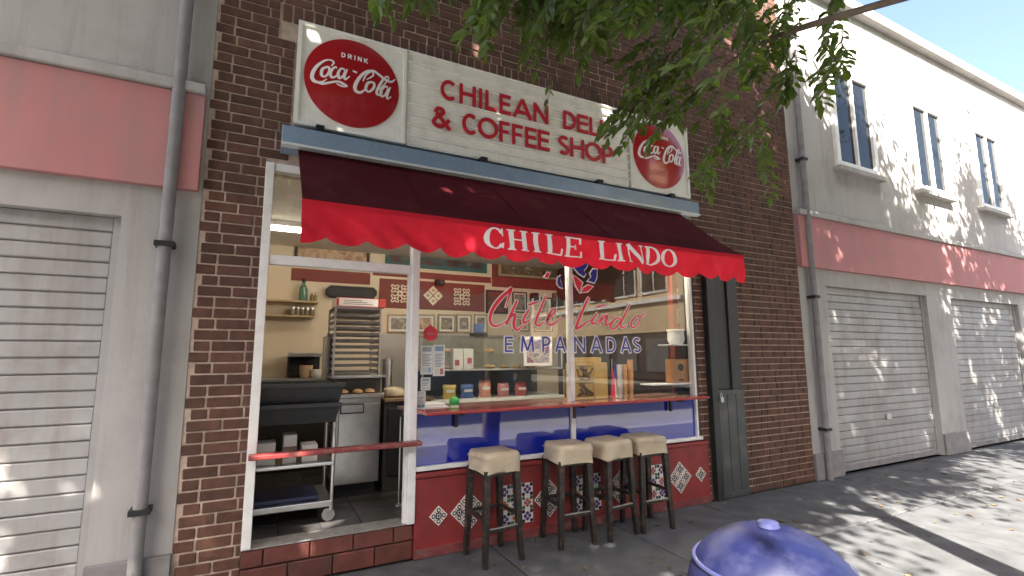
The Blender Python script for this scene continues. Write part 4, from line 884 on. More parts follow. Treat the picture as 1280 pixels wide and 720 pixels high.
for i, (px, col, lab) in enumerate(((562, (0.55, 0.40, 0.06), 'yellow snack packet in the display case'), (584, (0.05, 0.14, 0.38), 'blue snack packet in the display case'), (606, (0.62, 0.26, 0.18), 'salmon snack packet in the display case'), (629, (0.55, 0.20, 0.20), 'pink snack packet in the display case'), (651, (0.45, 0.06, 0.07), 'red snack packet in the display case'))):
    x = at(px, 480, DY0+0.15).x; z = zb+0.02; t = thing('snack_packet', (x, DY0+0.15, z), lab, 'packet', 'snack packets in the display case'); w2 = 0.075; hz = 0.155 if i != 2 else 0.19
    m = MB(); n = 10
    for jz in range(9):
        v = jz/8; bul = math.sin(math.pi*v)**0.6
        for iu in range(n):
            an = 2*math.pi*iu/n; m.v.append((x+w2*math.cos(an)*(0.97+0.05*math.sin(9*v+i)), DY0+0.15+0.034*math.sin(an)*bul+0.002*math.sin(an), z+hz*v))
    for jz in range(8):
        for iu in range(n): q = (iu+1) % n; m.face((jz*n+iu, jz*n+q, (jz+1)*n+q, (jz+1)*n+iu))
    m.face([n-1-q for q in range(n)]); m.face([8*n+q for q in range(n)])
    m.build('packet_body', mat('packet%d' % i, col, 0.35, coat=0.3), t, smooth=True)
    MB().box(x-0.045, x+0.045, DY0+0.108, DY0+0.122, z+hz*.45, z+hz*.62).build('label_band', m_paper if i != 4 else m_vwhite, t)
random.seed(11)
for r, z in enumerate((zmid, (zmid+ztop)/2)):
    for i in range(9):
        if random.random() < 0.25: continue
        x = a+0.16+i*(b-a-0.3)/8; s = random.uniform(0.8, 1.2)
        m = MB().lathe([(0.05*s, 0), (0.065*s, 0.012), (0.06*s, 0.03), (0.03*s, 0.042)], (x, DY0+0.25, z), 12); tag(m.build('pastry', m_skin, smooth=True), 'golden baked pastry on the upper shelves of the display case', 'pastry', 'pastries in the display case')
def printed(name, px, Y, cols, sc, label, cat='notice', group=None, thick=0.003, parent=None):
    a_, b_, c_, e_ = rect(*px, Y); t = thing(name, ((a_+b_)/2, Y, c_), label, cat, group); w_ = b_-a_; h_ = e_-c_
    MB().box(a_, b_, Y, Y+thick, c_, e_).build('sheet', m_vwhite, t)
    if cat == 'board': MB().box(a_+w_*.1, b_-w_*.1, Y-0.0015, Y+0.0005, c_+h_*.1, e_-h_*.1).build('print', pict(name+label[:12], cols, sc), t); return t
    mg = w_*.12; k_ = MB(); z = e_-mg; i = 0
    MB().box(a_+mg, b_-mg*(1+i), Y-0.0013, Y+0.0005, z-h_*.16, z).build('print', mat('ink%.2f%.2f' % cols[1][:2], cols[1], 0.6), t); z -= h_*.24
    while z > c_+h_*.30: k_.box(a_+mg, b_-mg*(1+(i*7 % 3)), Y-0.0012, Y+0.0005, z-0.005, z); z -= 0.013; i += 1
    if i: k_.build('print_line', mat('ink_grey', (0.25, 0.26, 0.28), 0.6), t)
    MB().box(a_+mg, a_+w_*.55, Y-0.0013, Y+0.0005, c_+mg, c_+h_*.24).build('print', mat('ink%.2f%.2f' % cols[2][:2], cols[2], 0.6), t); MB().box(a_+w_*.6, b_-mg, Y-0.0013, Y+0.0005, c_+mg, c_+h_*.24).build('print', mat('ink%.2f%.2f' % cols[-1][:2], cols[-1], 0.6), t); return t
ink = [(0.7, 0.7, 0.68), (0.42, 0.44, 0.48), (0.75, 0.74, 0.7), (0.4, 0.55, 0.7)]
printed('taped_notice', (526, 432, 541, 468), 0.012, ink, 60, 'white printed notice taped inside the pane beside the mullion')
printed('taped_notice', (541.5, 431, 556, 470), 0.012, [(0.72, 0.7, 0.66), (0.3, 0.45, 0.6), (0.74, 0.72, 0.6), (0.5, 0.2, 0.16)], 50, 'colourful printed notice taped next to the white one')
printed('taped_notice', (526, 472, 538, 488), 0.012, [(0.6, 0.66, 0.68), (0.25, 0.4, 0.42), (0.7, 0.7, 0.7)], 50, 'small pale green notice taped low on the pane')
printed('taped_notice', (520, 489, 532, 511), 0.012, [(0.3, 0.5, 0.65), (0.65, 0.72, 0.75), (0.2, 0.35, 0.5)], 40, 'light blue card taped in the corner of the pane')
p = at(538, 417, 0.02); t = thing('round_tag', (p.x, 0.02, p.z-0.06), 'round red paper tag hanging inside the pane above the notices', 'tag')
MB().tube((p.x, 0.012, p.z), (p.x, 0.018, p.z), 0.062, n=28).build('disc', m_vred, t); MB().box(p.x-0.035, p.x+0.035, 0.0095, 0.0125, p.z-0.01, p.z+0.008).build('print', mat('tag_print', (0.55, 0.2, 0.18), 0.5), t); MB().prism([(p.x-0.012, p.z+0.058), (p.x+0.012, p.z+0.058), (p.x+0.006, p.z+0.076), (p.x-0.006, p.z+0.076)], 0.012, 0.016).build('hook', m_vred, t)
pz = ztop
t = printed('photo_board', (655, 421, 690, 457), DY0-0.04, [(0.5, 0.1, 0.1), (0.1, 0.15, 0.3), (0.6, 0.5, 0.4), (0.15, 0.1, 0.1)], 11, 'white framed photo board leaning in front of the display case', 'board', thick=0.012)
q = rect(565, 436, 590, 456, DY0+0.14); t = thing('pink_box', ((q[0]+q[1])/2, DY0+0.2, zmid), 'white and pink carton standing inside the display case', 'box')
MB().box(q[0], (q[0]+q[1])/2-.004, DY0+0.1, DY0+0.2, zmid, q[3]).build('carton', m_paper, t, bevel=0.002, seg=1); MB().box((q[0]+q[1])/2+.004, q[1], DY0+0.1, DY0+0.2, zmid, q[3]).build('carton', m_paper, t, bevel=0.002, seg=1)
MB().box(q[0]+.02, q[0]+.07, DY0+0.096, DY0+0.101, zmid+.04, zmid+.10).box(q[1]-.07, q[1]-.02, DY0+0.096, DY0+0.101, zmid+.06, zmid+.12).build('print', mat('box_pink', (0.5, 0.1, 0.14), 0.5), t)
q = rect(593, 404, 609, 419, DY0+0.3); t = thing('price_scale', ((q[0]+q[1])/2, DY0+0.35, ztop), 'small dark blue counter scale on top of the display case', 'scale')
MB().box(q[0], q[1], DY0+0.28, DY0+0.45, ztop-.001, ztop+.05).build('base', m_black, t, bevel=0.006); MB().box(q[0]+.02, q[1]-.02, DY0+0.35, DY0+0.38, ztop+.05, q[3]).build('display', mat('scale_blue', (0.06, 0.10, 0.22), 0.4), t, bevel=0.005)

# ---- things on the sill inside the right pane
m_pine = mat('pine', (0.62, 0.40, 0.11), 0.5, var=0.15, scale=5, bump=0.05)
sh = MB().box(X1+0.035, 4.35, 0.051, 0.62, 1.085, 1.112).build('window_board', mat('sill_dark', (0.14, 0.06, 0.045), 0.4), bevel=0.004); tag(sh, 'dark wooden display board along the inside of the shop window', 'board')
legs = thing('board_support', (2.7, 0.5, Z0), 'dark support partition under the inner window board', 'partition'); MB().box(1.75, 4.3, 0.52, 0.58, 0.24, 1.085).build('partition_board', m_cab, legs); MB().box(1.75, 4.3, 0.51, 0.59, 0.24, 0.34).build('skirting', m_black, legs)
SZ = 1.112; YB = 0.30
q = rect(719, 454, 759, 499, YB); ym = (q[0]+q[1])/2
t = thing('wooden_cabinet', (ym, YB+0.1, SZ), 'yellow pine box with carved brown fretwork on the window board', 'box')
MB().box(q[0], ym+.03, YB, YB+0.18, SZ-.001, q[3]).build('body', m_pine, t, bevel=0.004); MB().box(ym+.034, q[1], YB-0.01, YB+0.18, SZ-.001, q[3]+.005).build('side_box', m_pine, t, bevel=0.004)
m_fret = mat('fret_brown', (0.13, 0.07, 0.025), 0.6)
for (za, zb_) in ((0.52, 0.93), (0.08, 0.46)):
    m = MB(); hh_ = q[3]-SZ; x0_, x1_ = q[0]+.012, ym+.018; z0_, z1_ = SZ+hh_*za, SZ+hh_*zb_
    for i in range(5):
        ribbon(m, [(x0_+(x1_-x0_)*random.random(), z0_+(z1_-z0_)*random.random(), 0.007) for _ in range(4)], YB-0.006-i*.0003, YB+0.001)
    m.box(x0_, x1_, YB-0.004, YB+0.001, z0_, z0_+.006).box(x0_, x1_, YB-0.004, YB+0.001, z1_-.006, z1_).build('fretwork', m_fret, t)
MB().box(q[0]+0.03, q[1]-0.06, YB+0.01, YB+0.15, q[3]+.0055, q[3]+.06).build('lid_box', m_pine, t, bevel=0.005)
m_cup = mat('cup_peach', (0.80, 0.44, 0.18), 0.6, var=0.06); m_cupw = mat('cup_white', (0.76, 0.70, 0.64), 0.6)
for i, (px, ptop, mm) in enumerate(((775, 456, m_cupw), (781, 455, m_cup), (788.5, 450, m_cup))):
    p = at(px, 480, YB-0.05); zt = at(px, ptop, YB-0.05).z; t = thing('cup_stack', (p.x, YB-0.05, SZ), ('short stack of white paper cups against the flags', 'stack of peach paper cups between the others', 'tallest stack of peach paper cups on the window board')[i], 'cups', 'paper cup stacks')
    n_ = int((zt-SZ-0.10)/0.013)
    for k2 in range(n_+1):
        zz = SZ+k2*0.013; MB().lathe([(0.020, 0), (0.0285, 0.098), (0.0305, 0.1), (0.0305, 0.106)], (p.x, YB-0.05, zz), 16).build('cup', mm, t, smooth=True)
p = at(768, 482, YB); zt = at(768, 452, YB).z
t = thing('furled_flag', (p.x, YB, SZ), 'furled red white and blue flag beside the paper cups', 'flag')
MB().tube((p.x-.01, YB+.02, SZ), (p.x-.01, YB+.02, zt+.03), 0.006, n=8).build('staff', m_gold, t)
for k2, (dx, mm, hgt) in enumerate(((-0.012, m_vred, .75), (0.006, m_vwhite, .66), (-0.004, m_vblue, 1.0))):
    m = MB(); n = 12
    z_lo = SZ+.004 if k2 < 2 else SZ+(zt-SZ)*.55
    for j in range(9):
        v = j/8; rr = 0.026*(1-v)+0.008
        for i in range(n):
            an = 2*math.pi*i/n; r2 = rr*(1+0.25*math.sin(3*an+k2)); m.v.append((p.x+dx+r2*math.cos(an)+0.01*k2*(1-v), YB-0.012*k2+r2*.6*math.sin(an), z_lo+(zt-z_lo)*hgt*v))
    for j in range(8):
        for i in range(n): q2 = (i+1) % n; m.face((j*n+i, j*n+q2, (j+1)*n+q2, (j+1)*n+i))
    m.face([n-1-i for i in range(n)]); m.face([8*n+i for i in range(n)]); m.build('cloth', mm, t, smooth=True)
# speaker, pot, small shelves, maroon pillar with postcards
q = rect(844, 338, 861, 414, 0.12); mp = thing('maroon_pillar', ((q[0]+q[1])/2, 0.16, SZ), 'slim maroon pillar with teal cards inside the right pane', 'pillar')
MB().box(q[0]+.06, 4.3585, 0.22, 0.30, SZ-.001, 2.98).build('shaft', m_mar, mp, bevel=0.004)
for (y0, y1) in ((336, 352), (361, 378), (386, 404)):
    c4 = rect(847, y0, 854, y1, 0.215); MB().box(c4[0], c4[1], 0.214, 0.2215, c4[2], c4[3]).build('card', pict('teal_card', [(0.06, 0.16, 0.18), (0.3, 0.42, 0.42), (0.1, 0.12, 0.1), (0.5, 0.55, 0.5)], 30), mp)
def small_shelf(x0, x1, y, lab):
    p0 = at(x0, y, 0.07); p1 = at(x1, y, 0.07); o = MB().box(p0.x, p1.x, 0.022, 0.2195, p0.z-0.008, p0.z+0.006).build('small_shelf', m_paper, bevel=0.003, seg=1); tag(o, lab, 'shelf'); return p0.z+0.006
z1s = small_shelf(834, 860, 431, 'upper pale shelf under the white pot on the pillar'); z2s = small_shelf(812, 864, 481, 'lower pale shelf under the wooden loudspeaker')
q = rect(836, 412, 856, 430, 0.11); x = (q[0]+q[1])/2-.01; r = min(0.098, (q[1]-q[0])/2); t = thing('white_pot', (x, 0.117, z1s), 'white ribbed pot on the upper small shelf', 'pot')
MB().lathe([(r*.72, 0), (r*.9, 0.03), (r*.95, 0.07), (r*.9, q[3]-z1s-.02), (r, q[3]-z1s-.015), (r, q[3]-z1s), (r*.85, q[3]-z1s), (r*.8, q[3]-z1s-.03)], (x, 0.117, z1s), 22).build('body', m_paper, t, smooth=True); MB().lathe([(r*.97, 0), (r*.97, .008)], (x, 0.117, z1s+.05), 22).build('rib', m_paper, t)
q = rect(841, 449, 861, 480, 0.05); x = (q[0]+q[1])/2; t = thing('wooden_speaker', (x, 0.08, z2s), 'small wooden loudspeaker with dark cone on the lower shelf', 'speaker')
MB().box(q[0], q[1], 0.05, 0.16, z2s, q[3]).build('cabinet', mat('speaker_wood', (0.38, 0.17, 0.06), 0.45), t, bevel=0.004); zc = z2s+(q[3]-z2s)*.66; MB().tube((x, 0.046, zc), (x, 0.052, zc), 0.038, n=22).build('cone', m_black, t); MB().tube((x, 0.043, zc), (x, 0.0465, zc), 0.014, n=14).build('dust_cap', m_cab, t); MB().box(x-.03, x+.03, 0.047, 0.052, z2s+.025, z2s+.045).build('port', m_black, t)
sp = MB().box(at(852, 481, .1).x, 4.34, 0.16, 0.2195, SZ, z2s-.0145).build('shelf_leg', m_cab); tag(sp, 'dark bracket post under the lower small shelf', 'post')
# small things on the board behind the left pane
p = at(568, 502, 0.16); t = thing('green_ball', (p.x, 0.16, SZ), 'bright green ball in white holder behind the left pane', 'ball')
mb2 = MB(); n = 16; mb2.lathe([(0.045*math.sin(math.pi*i/10)+.0005, 0.045-0.045*math.cos(math.pi*i/10)) for i in range(11)], (p.x, 0.16, SZ+.012), 18); mb2.build('ball_body', mat('ball_green', (0.03, 0.42, 0.08), 0.4), t, smooth=True); MB().lathe([(0.05, 0), (0.04, 0.012), (0.034, 0.03)], (p.x, 0.16, SZ), 18).build('holder', m_paper, t, smooth=True)
p = at(546, 500, 0.16); t = thing('paper_tray', (p.x, 0.2, SZ), 'low white tray of papers behind the left pane', 'tray')
MB().box(p.x-0.13, p.x+0.09, 0.10, 0.28, SZ-.001, SZ+.03).build('tray_body', m_paper, t, bevel=0.006); MB().box(p.x-0.11, p.x+0.06, 0.12, 0.26, SZ+.0295, SZ+.05).build('paper_stack', m_vwhite, t, bevel=0.002, seg=1)

# ================================================================ NEIGHBOURS
m_stucco = mat('pale_stucco', (0.40, 0.385, 0.37), 0.9, var=0.07, scale=1.2, bump=0.25, bscale=90, dirt=((0.27, 0.25, 0.235), 0.6, 1.3), streak=((0.22, 0.20, 0.18), 0.55))
m_pink = mat('dusty_pink_paint', (0.46, 0.19, 0.19), 0.7, var=0.08, scale=2, dirt=((0.36, 0.22, 0.21), 0.7, 2.2), streak=((0.30, 0.20, 0.19), 0.6))
m_shut = mat('shutter_grey', (0.36, 0.355, 0.35), 0.5, 0.2, var=0.08, scale=3, rnd=0.05, dirt=((0.22, 0.19, 0.17), 0.7, 2.4), streak=((0.20, 0.14, 0.10), 0.5)); m_plinth = mat('plinth_grey', (0.22, 0.21, 0.21), 0.85, var=0.2, bump=0.2)
def neighbour(x0, x1, bays, label, h=7.0):
    t = thing('neighbour_building', ((x0+x1)/2, 0.3, 0), label, 'building'); cuts = sorted(bays); w_ = MB(); p = x0
    for a_, b_ in cuts: w_.box(p, a_, 0.0, 0.30, 0.0, 2.5); p = b_
    w_.box(p, x1, 0.0, 0.30, 0.0, 2.5); w_.box(x0, x1, 0.0, 0.30, 2.5, h); wl = w_.build('wall', m_stucco, t)
    MB().box(x0, x1, 0.302, 9, 0, h).build('shell', m_shell, t)
    MB().box(x0+0.02, x1-0.02, -0.06, -0.001, 2.72, 3.42).build('fascia_board', m_pink, t, bevel=0.006); MB().box(x0+0.02, x1-0.02, -0.09, -0.001, 3.425, 3.50).build('cornice', m_stucco, t, bevel=0.01)
    MB().box(x0, x1, -0.12, 0.32, h, h+0.18).build('parapet', m_stucco, t, bevel=0.02)
    for a_, b_ in cuts:
        s_ = MB().box(a_, a_+0.05, 0.06, 0.16, 0.0, 2.5).box(b_-0.05, b_, 0.06, 0.16, 0.0, 2.5).box(a_+0.05, b_-0.05, 0.10, 0.13, 0.0, 2.5).build('roller_shutter', m_shut, t)
        for i in range(24):
            dd = random.uniform(-.004, .004); MB().box(a_+0.05, b_-0.05, 0.078+dd, 0.10, 0.01+i*0.104, 0.01+i*0.104+0.098).build('slat', m_shut, s_, bevel=0.008, seg=1)
        MB().box(a_+0.05, b_-0.05, 0.06, 0.0735, 0.012, 0.085).build('bottom_bar', m_plinth, s_, bevel=0.004); xm = (a_+b_)/2
        MB().box(xm-.06, xm+.06, 0.05, 0.0735, 0.62, 0.70).build('lock_plate', m_steel, s_, bevel=0.004)
    p = x0
    for a_, b_ in cuts+[(x1, x1)]: MB().box(p+0.001, a_-0.001, -0.035, -0.0005, 0.0, 0.32).build('plinth', m_plinth, t, bevel=0.006); p = b_
    return t
neighbour(-9.0, -0.421, [(-3.6, -0.86)], 'pale stucco building with grey roller shutter left of the brick pier')
nr = neighbour(6.301, 19.0, [(6.9, 9.6), (10.4, 13.1), (14.0, 17.0)], 'pale stucco building with shutters beyond the dark metal gate')
for i in range(5):
    x = 7.4+i*2.3; f_ = MB()
    for bx_ in ((x, x+.09, 4.3, 5.9), (x+1.01, x+1.1, 4.3, 5.9), (x+.09, x+1.01, 4.3, 4.39), (x+.09, x+1.01, 5.81, 5.9), (x+.525, x+.575, 4.39, 5.81)): f_.box(bx_[0], bx_[1], -0.05, -0.001, bx_[2], bx_[3])
    f_ = f_.build('window', m_white, nr); MB().box(x+0.09, x+1.01, -0.012, -0.006, 4.39, 5.81).build('pane', mat('dark_pane', (0.012, 0.014, 0.016), 0.05, spec=0.25), f_); MB().box(x-.06, x+1.16, -0.11, -0.001, 4.22, 4.295).build('sill', m_stucco, f_, bevel=0.008)
def downpipe(x, lab):
    t = thing('downpipe', (x, -0.07, 0), lab, 'pipe'); MB().tube((x, -0.07, 0.0), (x, -0.07, 7.0), 0.04, n=14).build('pipe_body', m_plinth, t, smooth=True)
    for z in (0.6, 2.3, 4.2, 6.0): MB().box(x-.055, x+.055, -0.115, 0.0, z, z+.035).build('clip', m_iron, t)
downpipe(-0.60, 'grey downpipe between the roller shutter and the brick pier'); downpipe(6.5, 'grey downpipe at the corner of the pale building beyond the gate')
# ---- across the street (seen in the glass)
m_tan = mat('tan_stucco', (0.62, 0.47, 0.29), 0.9, var=0.08, scale=0.6, bump=0.1); m_greyb = mat('grey_stucco', (0.34, 0.32, 0.30), 0.9, var=0.1, scale=0.5); m_pane = mat('dark_pane', (0.012, 0.014, 0.016), 0.05, spec=0.25)
BX = 22.5
tb = thing('corner_building', (31, -28, 0), 'tan corner building with white windows across the street', 'building')
MB().box(BX, 45, -50, -17.4, 3.0, 12).build('wall', m_tan, tb); MB().box(BX-.2, 45.2, -50.2, -17.2, 12, 12.5).build('cornice', m_white, tb)
m_base = mat('storefront_dark', (0.035, 0.032, 0.032), 0.4, var=0.3, scale=1.5)
MB().box(BX+.05, 44.9, -49.9, -17.5, -0.02, 3.0).build('shopfront_base', m_base, tb)
for i in range(11):
    y = -18.6-i*2.9; z = 5.5; f_ = MB().box(BX-.07, BX-.001, y-2.4, y, z, z+3.1).build('window', m_white, tb); MB().box(BX-.1, BX-.06, y-2.24, y-1.28, z+.16, z+2.94).box(BX-.1, BX-.06, y-1.12, y-0.16, z+.16, z+2.94).build('pane', m_pane, f_)
    MB().box(BX-.02, BX+.049, y-2.2, y-0.2, 0.5, 2.6).build('shop_pane', mat('shop_pane', (0.12, 0.13, 0.14), 0.1), tb)
MB().box(BX-.15, BX-.001, -50, -17.5, 4.9, 5.15).build('string_course', m_white, tb)
gb = thing('grey_building', (-2, -24, 0), 'plain grey building straight across the street', 'building')
MB().box(-24, 12, -32, -17.4, -0.02, 11).build('wall', m_greyb, gb); MB().box(-24.2, 12.2, -32.2, -17.2, 11, 11.5).build('cornice', m_greyb, gb)
for i in range(11):
    for z in (0.9, 4.6, 7.8):
        x = -22+i*3.1; MB().box(x, x+1.5, -17.41, -17.36, z, z+2.1).build('window', m_pane, gb)

# ================================================================ BLUE BIN
m_bin = mat('bin_blue', (0.006, 0.008, 0.036), 0.40, var=0.2, scale=14, spec=0.3, bump=0.03, bscale=30, dirt=((0.03, 0.032, 0.07), 0.5, 9))
BC = Vector((1.50, -2.88, 0.0)); BR, BT = 0.262, 0.80
lb = thing('litter_bin', BC, 'round dark blue litter bin with ribbed dome lid on the pavement', 'bin')
MB().lathe([(BR*.84, 0.0), (BR*.86, 0.02), (BR*.96, BT-0.06), (BR*.97, BT-0.03)], BC, 40).build('barrel', m_bin, lb, smooth=True)
MB().lathe([(BR*.98, -0.06), (BR*1.03, -0.055), (BR*1.03, -0.01), (BR, 0.0), (BR*.985, 0.03), (BR*.955, 0.062), (BR*.905, 0.095), (BR*.84, 0.124), (BR*.75, 0.150), (BR*.64, 0.173), (BR*.52, 0.191), (BR*.38, 0.205), (BR*.24, 0.213), (BR*.08, 0.217), (0.002, 0.218)], BC+Vector((0, 0, BT)), 96).build('lid', m_bin, lb, smooth=True)
for i in range(3): MB().lathe([(BR*(.885+.025*i), 0), (BR*(.905+.025*i), 0.01), (BR*(.905+.025*i), 0.02), (BR*(.885+.025*i), 0.03)], BC+Vector((0, 0, 0.18+i*0.2)), 40).build('hoop', m_bin, lb, smooth=True)

# ================================================================ TREES
m_bark = mat('bark', (0.13, 0.10, 0.075), 0.95, var=0.3, scale=12, bump=0.6, bscale=40)
def leaf_mat(name, col, tcol):
    m = bpy.data.materials.new(name); m.use_nodes = True; MATS[name] = m; n, l = m.node_tree.nodes, m.node_tree.links; b = n['Principled BSDF']
    g = n.new('ShaderNodeNewGeometry'); h = n.new('ShaderNodeHueSaturation'); h.inputs['Color'].default_value = col+(1,)
    mr = n.new('ShaderNodeMapRange'); mr.inputs[3].default_value = 0.6; mr.inputs[4].default_value = 1.45; l.new(g.outputs['Random Per Island'], mr.inputs[0]); l.new(mr.outputs[0], h.inputs['Value'])
    l.new(h.outputs[0], b.inputs['Base Color']); b.inputs['Roughness'].default_value = 0.38
    t = n.new('ShaderNodeBsdfTranslucent'); t.inputs[0].default_value = tcol+(1,); mx = n.new('ShaderNodeMixShader'); mx.inputs[0].default_value = 0.35
    l.new(b.outputs[0], mx.inputs[1]); l.new(t.outputs[0], mx.inputs[2]); l.new(mx.outputs[0], n['Material Output'].inputs[0]); return m
m_leaf = leaf_mat('leaf', (0.064, 0.108, 0.022), (0.24, 0.36, 0.035))
rng = random.Random(5)
def leaf_geo(mb, p, d, nrm, ln, wd):
    d = d.normalized(); s = d.cross(nrm); s = s.normalized() if s.length > 1e-6 else d.orthogonal().normalized(); n = s.cross(d)
    b = len(mb.v); c = n*(wd*0.18)
    for q in (p, p+d*ln*.3+s*wd*.5+c, p+d*ln*.68+s*wd*.40+c, p+d*ln-n*ln*.06, p+d*ln*.68-s*wd*.40+c, p+d*ln*.3-s*wd*.5+c): mb.v.append(tuple(q))
    mb.face((b, b+1, b+2, b+3)); mb.face((b, b+3, b+4, b+5))
def rv(): return Vector((rng.gauss(0, 1), rng.gauss(0, 1), rng.gauss(0, 1))).normalized()
leaf_me = MB(); leaf_geo(leaf_me, Vector((0, 0, 0)), Vector((1, 0, 0)), Vector((0, 0, 1)), 1.0, 0.42); _o = leaf_me.build('leaf', m_leaf, origin=(0, 0, 0)); LEAF = _o.data; bpy.data.objects.remove(_o)
def leaf_obj(p, d, nrm, ln, parent):
    d = d.normalized(); s = nrm.cross(d).normalized(); n = d.cross(s); o = bpy.data.objects.new('leaf', LEAF); COL.objects.link(o); o.parent = parent
    mt = Matrix((d*ln, s*ln, n*ln)).transposed().to_4x4(); mt.translation = p-wloc(parent); o.matrix_basis = mt
def twig(leaves, wood, p0, p1, n, ln, sag=0.06, as_obj=None):
    p0, p1 = Vector(p0), Vector(p1); pts = []
    for i in range(6):
        t = i/5; pts.append(p0.lerp(p1, t)+Vector((0, 0, -sag*math.sin(math.pi*t*.5)**2+sag*t*.2))+rv()*0.008)
    wood.path(pts, [0.0036-0.0005*i for i in range(6)], 5)
    ax = (p1-p0).normalized(); side = ax.cross(Vector((0, 0, 1))).normalized()
    for i in range(n):
        t = 0.12+0.88*i/max(1, n-1); k_ = min(4, int(t*5)); p = pts[k_].lerp(pts[k_+1], t*5-k_)
        sg_ = 1 if i % 2 else -1
        d = ax*rng.uniform(.4, .9)+side*sg_*rng.uniform(.4, 1.0)+Vector((0, 0, rng.uniform(-.75, .15)))+rv()*.25
        if i == n-1: d = ax+rv()*.2
        nr_ = (Vector((0, 0, 1))+rv()*.6).normalized(); l_ = ln*rng.uniform(.7, 1.15)
        if as_obj is not None: leaf_obj(p, d, nr_, l_, as_obj)
        else: leaf_geo(leaves, p, d, nr_, l_, l_*.42)
GAPS = [(P_, r_) for P_, r_ in ((at(400, 657, Z=0.27), .13), (at(425, 650, Z=0.27), .09), (at(382, 652, Z=0.27), .08), (at(430, 690, -0.01), .06), (at(383, 688, -0.01), .055), (at(488, 676, -0.01), .05), (at(757, 137, -0.16), .11), (at(594, 62, 0.0), .075), (at(385, 122, -0.15), .07), (at(392, 40, -0.15), .05), (at(556, 92, -0.15), .05), (at(845, 640, Z=0), .05), (at(862, 652, Z=0), .06), (at(880, 640, Z=0), .045), (at(860, 668, Z=0), .05), (at(590, 310, -0.95), .08))]
def in_gap(p):
    for g, r_ in GAPS:
        d = p-g; t = d.dot(SUN)
        if t > 0.8 and (d-SUN*t).length < r_: return True
    return False
def crown_cloud(mb, cen, rad, n, ln, clumps):
    cs = []
    for _ in range(clumps):
        v = rv(); r_ = rng.uniform(.25, 1)**.5; cs.append(Vector((cen[0]+v.x*rad[0]*r_, cen[1]+v.y*rad[1]*r_, cen[2]+v.z*rad[2]*r_)))
    for _ in range(n):
        c = rng.choice(cs); v = rv()*abs(rng.gauss(0, .42)); d = rv()+Vector((0, 0, -.3)); l_ = ln*rng.uniform(.7, 1.2)
        if in_gap(c+v+d*(l_*.35)): continue
        leaf_geo(mb, c+v, d, (Vector((0, 0, 1))+rv()*.8).normalized(), l_, l_*.46)
def limb(wood, pts, r0_, r1_): wood.path(smooth_pts([tuple(p) for p in pts], 6), [r0_+(r1_-r0_)*i/((len(pts)-1)*6) for i in range((len(pts)-1)*6+1)], 10)
# tree whose branches hang in front of the sign
TA = Vector((3.7, -4.1, 0)); ta = thing('street_tree', TA, 'leafy street tree with branches hanging over the shop sign', 'tree', 'street trees along the kerb')
trunk = MB(); limb(trunk, [TA+Vector((0, 0, -.02)), TA+Vector((.05, .02, 1.2)), TA+Vector((-.05, .1, 2.6)), TA+Vector((-.1, .2, 4.0)), TA+Vector((0, .2, 6.2))], 0.17, 0.07); trunk.build('trunk', m_bark, ta, smooth=True)
br = MB(); J = TA+Vector((-.08, .15, 3.4))
def P(px, py, Y): return at(px, py, Y)
br = MB(); limb(br, [J, P(1010, -110, -2.7), P(880, -90, -2.1), P(720, -80, -1.7), P(540, -70, -1.55)], 0.07, 0.015); br.build('branch', m_bark, ta, smooth=True)
br = MB(); limb(br, [J, P(1050, 20, -2.6), P(940, 60, -2.0), P(870, 110, -1.75)], 0.026, 0.006); br.build('branch', m_bark, ta, smooth=True)
br = MB(); limb(br, [TA+Vector((-.1, .2, 4.0)), TA+Vector((-.6, .6, 5.4)), TA+Vector((-1.4, .8, 6.6))], 0.08, 0.03); br.build('branch', m_bark, ta, smooth=True); br = MB(); limb(br, [TA+Vector((0, .2, 4.6)), TA+Vector((.9, -.3, 5.8)), TA+Vector((1.7, -.4, 6.9))], 0.07, 0.03); br.build('branch', m_bark, ta, smooth=True); br = MB()
lv = MB()
def sprays(box, Y0, Y1, n, dx, dy, nl, ln, sag=0.05):
    for _ in range(n):
        px, py = rng.uniform(box[0], box[2]), rng.uniform(box[1], box[3]); Y = rng.uniform(Y0, Y1)
        a_ = P(px, py, Y); b_ = P(px+dx*rng.uniform(.6, 1.3)+rng.uniform(-18, 18), py+dy*rng.uniform(.5, 1.2), Y+rng.uniform(-.12, .12)); twig(lv, br, a_, b_, nl, ln, sag)
sprays((605, -70, 775, 5), -1.95, -1.35, 50, -14, 52, 13, 0.112)      # dense mass over the bricks
sprays((670, -10, 765, 32), -1.9, -1.4, 18, -8, 48, 12, 0.10)
sprays((740, -60, 930, 12), -2.2, -1.5, 50, -22, 40, 13, 0.115)
sprays((820, 38, 908, 105), -1.95, -1.6, 28, -52, 44, 12, 0.11, 0.03)   # diagonal spray towards the board
sprays((785, 108, 850, 135), -1.9, -1.65, 10, -34, 40, 9, 0.10, 0.03)
sprays((815, 120, 860, 150), -1.85, -1.65, 4, -10, 34, 8, 0.095, 0.03)
sprays((875, 130, 965, 205), -1.95, -1.6, 16, -12, 38, 10, 0.10, 0.03)
sprays((455, -55, 540, -30), -1.75, -1.45, 11, -2, 42, 10, 0.095)
sprays((540, -70, 600, -45), -1.75, -1.45, 6, 6, 35, 11, 0.09)
sprays((930, -60, 1060, 90), -2.4, -1.7, 40, -20, 45, 14, 0.11)
twig(lv, br, P(690, 95, -1.6), P(684, 122, -1.6), 5, 0.07)
crown_cloud(lv, (3.9, -3.9, 7.2), (3.6, 2.4, 2.2), 42000, 0.155, 320)
o = lv.build('crown', m_leaf, ta); o['kind'] = 'stuff'
